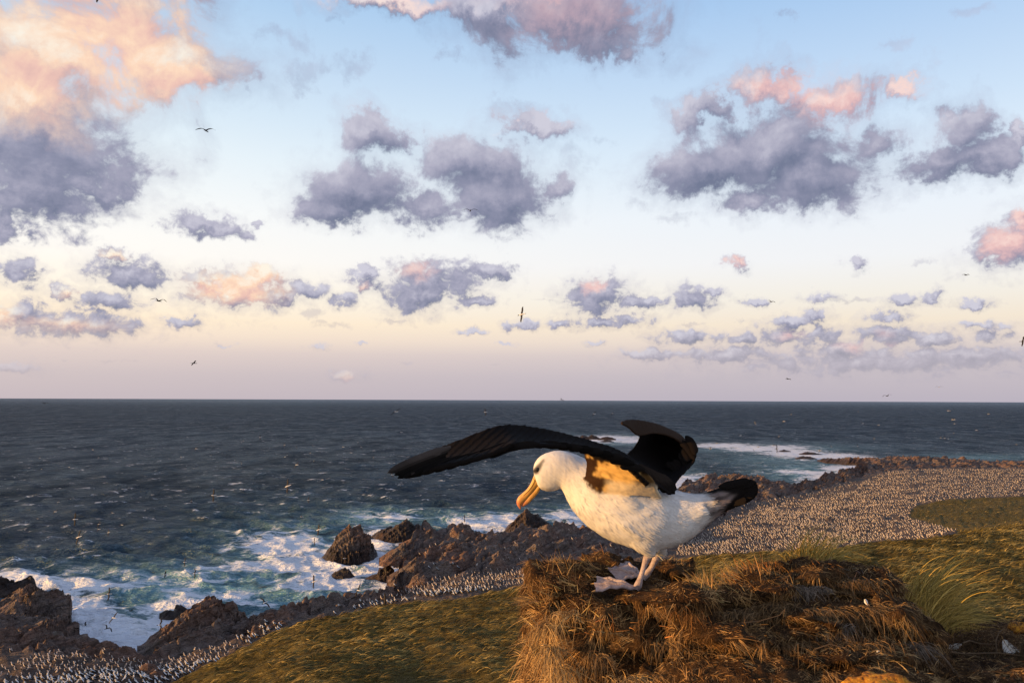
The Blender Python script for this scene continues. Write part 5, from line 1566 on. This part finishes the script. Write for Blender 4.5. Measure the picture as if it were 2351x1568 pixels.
# near wing: forearm and hand, upper side seen at a low angle, running left to the tip
top_ = [(1640,415),(1500,283),(1400,226),(1300,193),(1200,163),(1100,138),(1000,114),(880,95),(780,87),(690,99),(600,131),(480,179),(350,231),(215,292),(135,332)]
bot_ = [(1600,440),(1480,330),(1380,285),(1290,256),(1215,238),(1100,217),(1000,211),(900,211),(810,204),(730,236),(650,270),(520,305),(400,333),(275,366),(195,384)]
n_ = len(top_)
dm = np.interp(np.arange(n_), [0, 2, 4, 8, n_ - 1], [2.44, 2.40, 2.36, 2.20, 2.02])
hand = []
for i in range(n_):
    a, b_ = np.array(top_[i], float), np.array(bot_[i], float)
    sg = .075 * (1 if i > 2 else .4 + .3 * i) * (1 if i < n_ - 2 else .6)
    r = [tuple(a + (b_ - a) * t) for t in (0, .33, .66, 1)]
    dd = [dm[i] + sg, dm[i] + sg * .45, dm[i] - sg * .3, dm[i] - sg]
    hand.append(zz(r, dd))
src(*sheet(hand, 110, 16, .024, -.010), BLACK)
# near wing: dark secondaries behind the lit panel
sec = [zz([(1470,290),(1540,325),(1600,400)], (2.395,2.40,2.42)), zz([(1520,305),(1590,370),(1660,450)], (2.43,2.44,2.45)), zz([(1560,320),(1660,410),(1720,490)], (2.47,2.48,2.48)), zz([(1580,325),(1690,420),(1748,500)], (2.52,2.52,2.51))]
src(*sheet(sec, 26, 20, .012), BLACK)
# far wing: cupped underside, and the hand folded over to the left
cup = [zz([(1480,300),(1560,330),(1640,400),(1735,490)], (2.62,2.62,2.60,2.57)), zz([(1475,262),(1580,300),(1700,370),(1800,392)], (2.68,2.76,2.76,2.66)), zz([(1515,225),(1620,245),(1750,300),(1842,345)], (2.72,2.88,2.88,2.70)),
       zz([(1545,180),(1640,190),(1770,235),(1884,298)], (2.74,2.92,2.93,2.74)), zz([(1552,150),(1640,140),(1760,170),(1862,235)], (2.72,2.88,2.90,2.78)), zz([(1556,135),(1640,115),(1750,135),(1838,190)], (2.70,2.82,2.86,2.80))]
src(*sheet(cup, 44, 40, .012), BLACK)
ovr = [zz([(1444,66),(1443,72),(1448,80)], (2.52,2.51,2.50)), zz([(1490,52),(1488,74),(1490,104)], (2.56,2.54,2.52)), zz([(1560,55),(1550,90),(1545,150)], (2.62,2.60,2.57)), zz([(1650,74),(1640,98),(1625,138)], (2.70,2.67,2.63)),
       zz([(1730,106),(1720,126),(1705,146)], (2.76,2.73,2.70)), zz([(1795,140),(1790,158),(1775,176)], (2.80,2.78,2.75)), zz([(1840,190),(1838,204),(1828,222)], (2.82,2.81,2.79)), zz([(1888,294),(1880,290),(1868,282)], (2.78,2.78,2.77))]
src(*sheet(ovr, 50, 14, .014), BRN)
V_ = np.concatenate([p[0] for p in parts_src]); o_ = 0; F_ = []
for p in parts_src:
    F_.append(p[1] + o_); o_ += len(p[0])
bV, bN, bF = remesh(V_, np.concatenate(F_), .0036, 3)
nb_ = np.zeros(len(bV)); 
for a, b_ in ((0, 1), (1, 2), (2, 3), (3, 0)):
    np.add.at(nb_, bF[:, a], 1)
# plumage colours carried over from the nearest source surface
kd = kdtree.KDTree(len(V_)); lab = np.concatenate([np.full(len(p[0]), i) for i, p in enumerate(parts_src)])
for i, v in enumerate(V_):
    kd.insert(v, i)
kd.balance()
near = np.array([lab[kd.find(v)[1]] for v in bV])
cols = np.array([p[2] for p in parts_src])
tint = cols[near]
bx, by = to_px(bV)
isw = near == 0
nz1 = fbm(bV[:, 0] / .03, bV[:, 1] / .03, bV[:, 2] / .03, o=3, seed=500)
nz2 = fbm(bV[:, 0] / .012, bV[:, 1] / .04, bV[:, 2] / .04, o=3, seed=501)
def blend(t, c, w):
    return t * (1 - w[:, None]) + np.array(c) * w[:, None]
# underwing: dark brown leading edge with ragged blotches, dark rear border
ui = [i for i, p in enumerate(parts_src) if np.allclose(p[2], UNDER_SUNLIT)][0]
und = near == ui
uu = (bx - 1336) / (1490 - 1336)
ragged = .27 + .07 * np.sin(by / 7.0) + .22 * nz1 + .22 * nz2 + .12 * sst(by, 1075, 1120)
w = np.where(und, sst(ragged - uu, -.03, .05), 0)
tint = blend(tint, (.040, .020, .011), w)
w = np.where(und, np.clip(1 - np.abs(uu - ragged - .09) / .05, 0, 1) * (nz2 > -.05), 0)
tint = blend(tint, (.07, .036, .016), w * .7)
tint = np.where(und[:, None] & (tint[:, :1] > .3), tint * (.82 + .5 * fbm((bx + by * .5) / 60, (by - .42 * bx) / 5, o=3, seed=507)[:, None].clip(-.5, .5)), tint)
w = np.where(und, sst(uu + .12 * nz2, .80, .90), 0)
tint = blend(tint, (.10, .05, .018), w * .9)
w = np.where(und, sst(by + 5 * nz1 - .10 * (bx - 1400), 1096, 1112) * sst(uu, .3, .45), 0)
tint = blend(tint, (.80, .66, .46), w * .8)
w = np.where(und, sst(1046 - by + 6 * nz1 + (bx - 1340) * .32, 0, 5), 0)
tint = blend(tint, BLACK, w)
# tail: dark upper edge and rounded tip, long dark streaks between pale vanes
tl = isw & (bx > 1585)
top_e = np.interp(bx, [1585, 1613, 1640, 1671, 1695, 1717, 1740], [1134, 1132, 1124, 1113, 1105, 1101, 1108])
bot_e = np.interp(bx, [1585, 1600, 1636, 1662, 1686, 1706, 1724, 1740], [1235, 1224, 1193, 1176, 1165, 1155, 1142, 1122])
tv_ = np.clip((by - top_e) / np.maximum(bot_e - top_e, 4), 0, 1)
grey = sst(bx + 30 * nz1, 1596, 1642)
stripe = sst(np.sin(tv_ * 17 + .9 + 2.0 * nz1) * .5 + .5, .35, .8)
cc_ = np.array([.25, .19, .17])[None] * (1 - .72 * stripe[:, None]) 
w = np.where(tl, grey, 0)[:, None]
tint = tint * (1 - w) + cc_ * w
w = np.where(tl, sst(np.interp(bx, [1600, 1625, 1670, 1700], [.0, .08, .20, .30]) + .05 * nz1 - tv_, -.03, .05), 0)
tint = blend(tint, BLACK, w)
tip_x = np.interp(tv_, [0, .35, .5, .75, 1], [1640, 1672, 1690, 1674, 1652])
w = np.where(tl, sst(bx + 8 * nz1 + 5 * nz2 - tip_x, -8, 8), 0)
tint = blend(tint, BLACK, w)
# back between the wings is dark slate
w = np.where(isw | (near == 1), sst(1098 + (bx - 1400) * .16 - by + 5 * nz1, -4, 4) * sst(bx, 1375, 1410) * (1 - sst(bx, 1545, 1575)), 0)
tint = blend(tint, (.05, .042, .04), w)
# brow smudge and a faint grey cheek
def seg_d(ax, ay, bx_, by_):
    t = np.clip(((bx - ax) * (bx_ - ax) + (by - ay) * (by_ - ay)) / ((bx_ - ax) ** 2 + (by_ - ay) ** 2), 0, 1)
    return np.hypot(bx - ax - t * (bx_ - ax), by - ay - t * (by_ - ay)), t
d, t = seg_d(1230.5, 1081, 1248, 1056)
w = np.where(isw, sst(7.5 - 4.5 * t - d, -1.5, 1.5) * (1 - .35 * t), 0)
tint = blend(tint, (.03, .026, .025), w)
d, t = seg_d(1240, 1123, 1262, 1124)
w = np.where(isw, sst(4 - d, -2.5, 2) * .35, 0)
tint = blend(tint, (.25, .2, .17), w)
# wing tip: brownish sheen painted into the colour as paler streaks
hi = [i for i, p in enumerate(parts_src) if len(p[0]) == 2 * 110 * 16][0]
w = np.where(near == hi, sst(1005 - bx, -20, 60) * sst(.45 - np.abs(fbm(bx / 60, by / 5, o=2, seed=505)), .1, .35) * .5, 0)
tint = blend(tint, (.075, .058, .05), w)
# soften borders a little
for _ in range(2):
    acc = tint.copy(); cnt = np.ones(len(tint))
    for a, b_ in ((0, 1), (1, 2), (2, 3), (3, 0)):
        np.add.at(acc, bF[:, a], tint[bF[:, b_]]); np.add.at(cnt, bF[:, a], 1)
    tint = acc / cnt[:, None]
# ease the joins of the white body into one smooth form
soft = ((tint[:, 0] > .4) & (near != ui)).astype(float)
for _ in range(10):
    acc = np.zeros_like(bV)
    for a, b_ in ((0, 1), (1, 2), (2, 3), (3, 0)):
        np.add.at(acc, bF[:, a], bV[bF[:, b_]])
    avg = acc / np.maximum(nb_, 1)[:, None]
    bV = bV + (avg - bV) * (.6 * soft)[:, None]
bN = vnorm(bV, bF)
# overlapping body feathers give soft scallops
sc1 = fbm(bx / 26, by / 17, bV[:, 1] / .06, o=3, seed=510)
feath = (tint[:, 0] > .4) & (bx > 1300)
fold = np.where(feath, (.0030 * fbm(bx / 50, by / 34, bV[:, 1] / .12, o=2, seed=512) + .0005 * sc1) + .0002 * fbm(bx / 9, by / 6, bV[:, 1] / .02, o=2, seed=511), .0008 * nz2)
sawf = lambda q: (q - np.floor(q))
fold = np.where(und, .0009 * sawf((by - 1040 - .42 * (bx - 1340)) / 12 + .5 * nz1) + .0016 * nz1, fold)
fold = np.where(near == hi, .0022 * sawf((bx * .8 + by * .9) / 15 + .2 * nz1), fold)
bV = bV + bN * (fold * np.where(feath & ~und, sst(bx, 1300, 1345), 1))[:, None]
def plumage_mat():
    m, b, bs = new_mat('plumage')
    P = b.n('ShaderNodeNewGeometry').outputs['Position']
    along = b.v('DOT_PRODUCT', P, (.85, 0, -.53)); acr = b.v('DOT_PRODUCT', P, (.53, 0, .85)); yy = b.sep(P)[1]
    Ps_ = b.comb(b.m('MULTIPLY', along, .22), b.m('MULTIPLY', yy, .7), acr)
    n = b.noise(Ps_, 130, 4, .6, .6)
    n2 = b.noise(Ps_, 420, 3, .6, .4)
    c = b.mix(1.0, b.attr('tint', 'Color'), b.ramp(n, [(.3, (.90, .88, .86, 1)), (.6, (1, 1, 1, 1))]), 'MULTIPLY')
    b.put(bs.inputs['Base Color'], c)
    b.put(bs.inputs['Roughness'], .85); b.put(bs.inputs['Specular IOR Level'], .06)
    b.put(bs.inputs['Normal'], b.bump(b.m('ADD', n, b.m('MULTIPLY', n2, .5)), .45, .004))
    return m
M_PLUME = plumage_mat()
A0 = Vector(at(1480, 1345, 2.6))
alb = bpy.data.objects.new('albatross', None); COL.objects.link(alb); alb.location = A0
tag(alb, 'large white albatross with raised black wings and orange bill landing on the peat pedestal', 'albatross')
a0 = np.array(A0)
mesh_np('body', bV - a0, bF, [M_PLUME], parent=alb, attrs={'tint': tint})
# soft outer feathers lying back over the white body
cb = bV[bF].mean(1); fa2 = bV[bF[:, 2]] - bV[bF[:, 0]]; fb2_ = bV[bF[:, 3]] - bV[bF[:, 1]]
fnb = np.cross(fa2, fb2_); arb = np.linalg.norm(fnb, axis=1); fnb /= arb[:, None] + 1e-12
cbx, cby = to_px(cb)
okb = (tint[bF].mean(1)[:, 0] > .22) & (near[bF[:, 0]] != ui) & (cbx > 1300) & (cbx < 1690)
pb = arb * okb * (.35 + .65 * sst(cbx, 1400, 1560))
NF = 5200
ib = g7.choice(len(bF), NF, p=pb / pb.sum())
rb_ = (bV[bF[ib]] * g7.dirichlet((1, 1, 1, 1), NF)[..., None]).sum(1)
nb2 = fnb[ib]
lie = np.array([.80, 0, -.50]) + (.08 * g7.normal(size=(NF, 3))) + .35 * np.stack([fbm(rb_[:, 0] / .05, rb_[:, 1] / .05, rb_[:, 2] / .05, o=1, seed=520 + i) for i in range(3)], -1)
lie[:, 2] = np.where(cbx[ib] > 1560, lie[:, 2] * .2 + .15, lie[:, 2])
lie -= (lie * nb2).sum(1, keepdims=True) * nb2
lie /= np.linalg.norm(lie, axis=1, keepdims=True)
dvb = lie + nb2 * g7.uniform(.0, .045, NF)[:, None]
sdb = np.cross(lie, nb2); sdb /= np.linalg.norm(sdb, axis=1, keepdims=True)
tb = tint[bF[ib, 0]] * g7.uniform(.95, 1.05, (NF, 1))
fv, ff_, ft = ribbons(rb_ + nb2 * .0006, dvb, g7.uniform(.010, .021, NF), g7.uniform(.003, .0065, NF), g7.uniform(0, .04, NF), np.clip(tb, 0, .85), 3, side=sdb)
dn = mesh_np('contour_feathers', fv - a0, ff_, [M_PLUME], parent=alb, attrs={'tint': ft})
dn['kind'] = 'stuff'
# flight feathers lying over the wing and tail
def vane(root, tip, wd, d, c, curve=0, name='wing_feather', tipw=.5, twist=.3):
    """a single long feather between two picture places"""
    A = at(root[0], root[1], d[0]); B = at(tip[0], tip[1], d[1])
    ax = B - A; L = np.linalg.norm(ax); ax /= L
    vw = A - np.array([0, 0, CAM_H]); vw /= np.linalg.norm(vw)
    sd = np.cross(ax, vw); sd /= np.linalg.norm(sd); nn = np.cross(sd, ax)
    sd = sd * math.cos(twist) + nn * math.sin(twist)
    n = 14; V = []
    k = d[0] / FPX
    for i in range(n + 1):
        t = i / n
        w = wd * k * .5 * min(1, .35 + 3 * t) * (1 if t < .75 else math.sqrt(max(0, 1 - ((t - .75) / .25) ** 2)) * (1 - tipw) + tipw * (1 - ((t - .75) / .25) ** 3)) + .0004
        cc = A + ax * L * t + sd * curve * k * math.sin(math.pi * t)
        for s, h in ((-1, -.0012), (-.35, .0012), (0, .0022), (.35, .0012), (1, -.0012)):
            V.append(cc + sd * w * s - vw * h)
    V = np.array(V); m_ = len(V)
    V = np.concatenate([V, V + vw * .0016])
    f = grid_faces(n + 1, 5)
    F = np.concatenate([f, f[:, ::-1] + m_])
    o = mesh_np(name, V - a0, F, [M_PLUME], parent=alb, attrs={'tint': np.tile(np.array(c), (len(V), 1)) if np.ndim(c) == 1 else np.tile(np.repeat(np.array(c), 5, 0), (2, 1))})
    return o
def grad_c(c0, c1, p0=.5, p1=.75):
    t = np.linspace(0, 1, 15)[:, None]
    k = np.clip((t - p0) / (p1 - p0), 0, 1)
    return np.array(c0) * (1 - k) + np.array(c1) * k
for i, (rt_, tp_) in enumerate([((1650,1118),(1722,1102)),((1676,1118),(1734,1107)),((1694,1124),(1740,1114)),((1698,1131),(1741,1122)),((1692,1142),(1733,1133)),((1676,1154),(1714,1148))]):
    vane(rt_, tp_, 17, (2.525, 2.515 - .004 * i), BLACK, name='tail_feather', curve=0)
for i, (r, t_) in enumerate([((1468,1066),(1496,1118)),((1476,1070),(1512,1126)),((1484,1074),(1528,1132)),((1492,1078),(1541,1136)),((1502,1084),(1550,1134)),((1512,1090),(1553,1126))]):
    vane(r, t_, 17, (2.40 + .012 * i, 2.465 + .012 * i), grad_c((.03, .022, .018), BLACK), curve=3)
for i, (r, t_) in enumerate([((1560,1010),(1596,1055)),((1566,1030),(1578,1060)),((1560,1040),(1580,1078)),((1548,1055),(1569,1090)),((1530,1062),(1560,1088)),((1575,1000),(1597,1044))]):
    vane(r, t_, 18, (2.78, 2.74), BLACK, curve=4)
# long primaries fanning to the pointed tip, and secondaries along the rear edge of the near wing
def pt(x, y): return (869.4 + x * .3854, 942.8 + y * .3855)
for i, (r, t_, wd, c0) in enumerate([((430,215),(50,371),17,.075),((420,232),(72,372),15,.04),((410,250),(92,385),16,.012),((400,268),(112,402),17,.008),((430,285),(140,400),16,.012),((470,285),(190,392),16,.008),  # the palest first vanes have the tip's sheen painted into their colour
      ((530,272),(250,378),17,.012),((590,262),(320,362),17,.008),((660,245),(390,345),17,.013),((730,225),(470,322),18,.008),((800,195),(560,295),18,.012),((870,196),(650,276),18,.008),((960,200),(745,232),17,.012)]):
    dr = float(np.interp(r[0], [50, 780], [2.02, 2.20])) - .05; dt = float(np.interp(t_[0], [50, 780], [1.985, 2.18])) - .05
    vane(pt(*r), pt(*t_), wd, (dr, dt), grad_c(np.array([1, .8, .7]) * c0, np.array([1, .8, .7]) * c0 * .6), curve=-3, twist=.15)
for i in range(9):
    x = 1000 + i * 62
    y = np.interp(x, [1000, 1215, 1380, 1560], [200, 228, 272, 370])
    vane(pt(x + 90, y + 4 + i * 1.5), pt(x - 60, y + 6 - i), 15, (2.24 + i * .016, 2.22 + i * .016), np.array([1, .8, .7]) * (.007 if i % 2 else .012), curve=-2, twist=.15)
# eye
eP, eF = ell_np((0, 0, 0), (.0075, .0045, .0075), 16, 12)
def eye_mat():
    m, b, bs = new_mat('eye')
    b.put(bs.inputs['Base Color'], (.008, .006, .005, 1)); b.put(bs.inputs['Roughness'], .08)
    return m
M_EYE = eye_mat()
for sgn in (-1, 1):
    e = mesh_np('eye', eP, eF, [M_EYE], parent=alb)
    c = at(1235.3, 1078, 2.63 + sgn * .0335)
    e.location = Vector(c) - A0
# bill
UP = [(1226,1090,1238,1113,13,2.63),(1219.5,1107,1228.5,1123,11,2.632),(1211,1121,1219,1134.5,9.5,2.634),(1200,1131.5,1210,1145,8.5,2.637),(1191,1139.5,1201.5,1153,8,2.639),(1186.2,1148.5,1197,1160,6.5,2.64),(1186.6,1158,1196.6,1165.5,4.5,2.64),(1192,1166.5,1195.6,1169.5,1.5,2.64)]
LO = [(1236,1108,1240.5,1123.5,10,2.63),(1227,1120,1232.5,1136,8.5,2.632),(1217.5,1132,1222.8,1146,7.5,2.634),(1208,1143,1215,1154.4,6.5,2.637),(1200.5,1151.5,1206.5,1160.2,5,2.639),(1196,1158.5,1199.5,1163.5,2.5,2.64)]
def bill_mat():
    m, b, bs = new_mat('orange_bill')
    f = b.attr('along')
    P = b.n('ShaderNodeNewGeometry').outputs['Position']
    n = b.noise(b.v('MULTIPLY', P, (1, 1, .4)), 90, 4, .6)
    c = b.ramp(f, [(0, (.72, .40, .085, 1)), (.5, (.72, .36, .085, 1)), (.75, (.66, .25, .095, 1)), (1, (.62, .20, .10, 1))])
    c = b.mix(1.0, c, b.ramp(n, [(.3, (.82, .78, .75, 1)), (.65, (1, 1, 1, 1))]), 'MULTIPLY')
    b.put(bs.inputs['Base Color'], c); b.put(bs.inputs['Roughness'], .42); b.put(bs.inputs['Specular IOR Level'], .4)
    b.put(bs.inputs['Normal'], b.bump(n, .3, .002))
    return m
M_OBILL = bill_mat()
bill = bpy.data.objects.new('bill', None); COL.objects.link(bill); bill.parent = alb
for nm_, st_l in (('upper_mandible', UP), ('lower_mandible', LO)):
    v_, f_ = loft(st_l, 40, 24, 2.4)
    al = np.concatenate([np.repeat(np.linspace(0, 1, 40), 24), [0, 1]])
    # horny plates: a groove along each side
    mesh_np(nm_, v_ - a0, f_, [M_OBILL], parent=bill, attrs={'along': al})
rv, rf = loft([(1224.5,1095,1231,1106,13.6,2.63),(1218,1110,1223,1118,11.8,2.632),(1210,1122,1214,1129,10,2.634),(1200,1132,1204,1138,8.6,2.637)], 24, 16, 2.2)
mesh_np('culmen', rv - a0, rf, [M_OBILL], parent=bill, attrs={'along': np.concatenate([np.repeat(np.linspace(0, .5, 24), 16), [0, .5]])})
# legs with webbed feet
def skin_mat():
    m, b, bs = new_mat('grey_pink_skin')
    P = b.n('ShaderNodeNewGeometry').outputs['Position']
    n = b.noise(P, 60, 6, .65)
    v = b.vor(P, 240, 'F1')
    c = b.ramp(n, [(.3, (.22, .155, .145, 1)), (.5, (.38, .29, .275, 1)), (.7, (.50, .40, .385, 1))])
    b.put(bs.inputs['Base Color'], c); b.put(bs.inputs['Roughness'], .55); b.put(bs.inputs['Specular IOR Level'], .3)
    b.put(bs.inputs['Normal'], b.bump(b.m('ADD', n, b.m('MULTIPLY', v, .6)), .6, .003))
    return m
M_SKIN = skin_mat()
def leg(shank, toes, web):
    """shank: (x,y,depth,r px) from thigh to heel; toes: tip places; each toe a jointed tube, webs between them"""
    rootE = bpy.data.objects.new('leg', None); COL.objects.link(rootE); rootE.parent = alb
    C_ = at(np.array([p[0] for p in shank], float), np.array([p[1] for p in shank], float), np.array([p[2] for p in shank], float))
    r = np.array([p[3] * p[2] / FPX for p in shank])
    q = interp_curve(np.concatenate([C_, r[:, None]], 1), 24)
    mesh_np('shank', tube_np(q[:, :3], q[:, 3], 12)[0] - a0, tube_np(q[:, :3], q[:, 3], 12)[1], [M_SKIN], parent=rootE)
    heel = C_[-1]
    lines = []
    for tp in toes:
        T = at(*tp)
        L = np.linalg.norm(T - heel)
        t = np.linspace(0, 1, 13)
        line = heel[None] * (1 - t[:, None]) + T[None] * t[:, None]
        line[:, 2] += .010 * np.sin(math.pi * t) + .0025 * np.cos(t * 19)
        lines.append(line)
        rr = (.0062 - .0026 * t) * (1 + .16 * np.cos(t * 19) ** 2)
        v_, f_ = tube_np(line, rr, 8)
        mesh_np('toe', v_ - a0, f_, [M_SKIN], parent=rootE)
        cl = np.stack([line[-1] + (line[-1] - line[-3]) * s + np.array([0, 0, -.004 * s]) for s in np.linspace(0, .55, 5)])
        v_, f_ = tube_np(cl, np.linspace(.0033, .0006, 5), 6)
        mesh_np('claw', v_ - a0, f_, [M_BILL], parent=rootE)
    for a, b_ in zip(lines[:-1], lines[1:]):
        nu, nv = 13, 9
        g = np.zeros((nu, nv, 3))
        for j in range(nv):
            s = j / (nv - 1)
            scal = 1 - .03 * math.sin(math.pi * s)
            src_a = np.stack([np.interp(np.linspace(0, scal, nu), np.linspace(0, 1, nu), a[:, k]) for k in range(3)], -1)
            src_b = np.stack([np.interp(np.linspace(0, scal, nu), np.linspace(0, 1, nu), b_[:, k]) for k in range(3)], -1)
            g[:, j] = src_a * (1 - s) + src_b * s
            g[:, j, 2] += -.004 * math.sin(math.pi * s) + .0016 * np.sin(np.linspace(0, 1, nu) * 16 + j)
        V = np.concatenate([g.reshape(-1, 3), g.reshape(-1, 3) - np.array([0, 0, .0022])])
        f = grid_faces(nu, nv)
        mesh_np('web', V - a0, np.concatenate([f, f[:, ::-1] + nu * nv]), [M_SKIN], parent=rootE)
leg([(1494,1262,2.535,10),(1488,1276,2.535,9),(1484,1284,2.535,8.5),(1478,1302,2.535,6),(1471,1325,2.535,6.2),(1465,1343,2.535,9),(1460,1351,2.535,8)],
    [(1366,1358,2.455),(1364,1341,2.54),(1370,1326,2.60)], None)
leg([(1514,1262,2.65,9.5),(1508,1276,2.65,9),(1505,1284,2.65,8),(1497,1300,2.655,6.2),(1487,1315,2.66,7.5),(1476,1327,2.66,8)],
    [(1420,1335,2.60),(1396,1306,2.70),(1428,1286,2.83)], None)
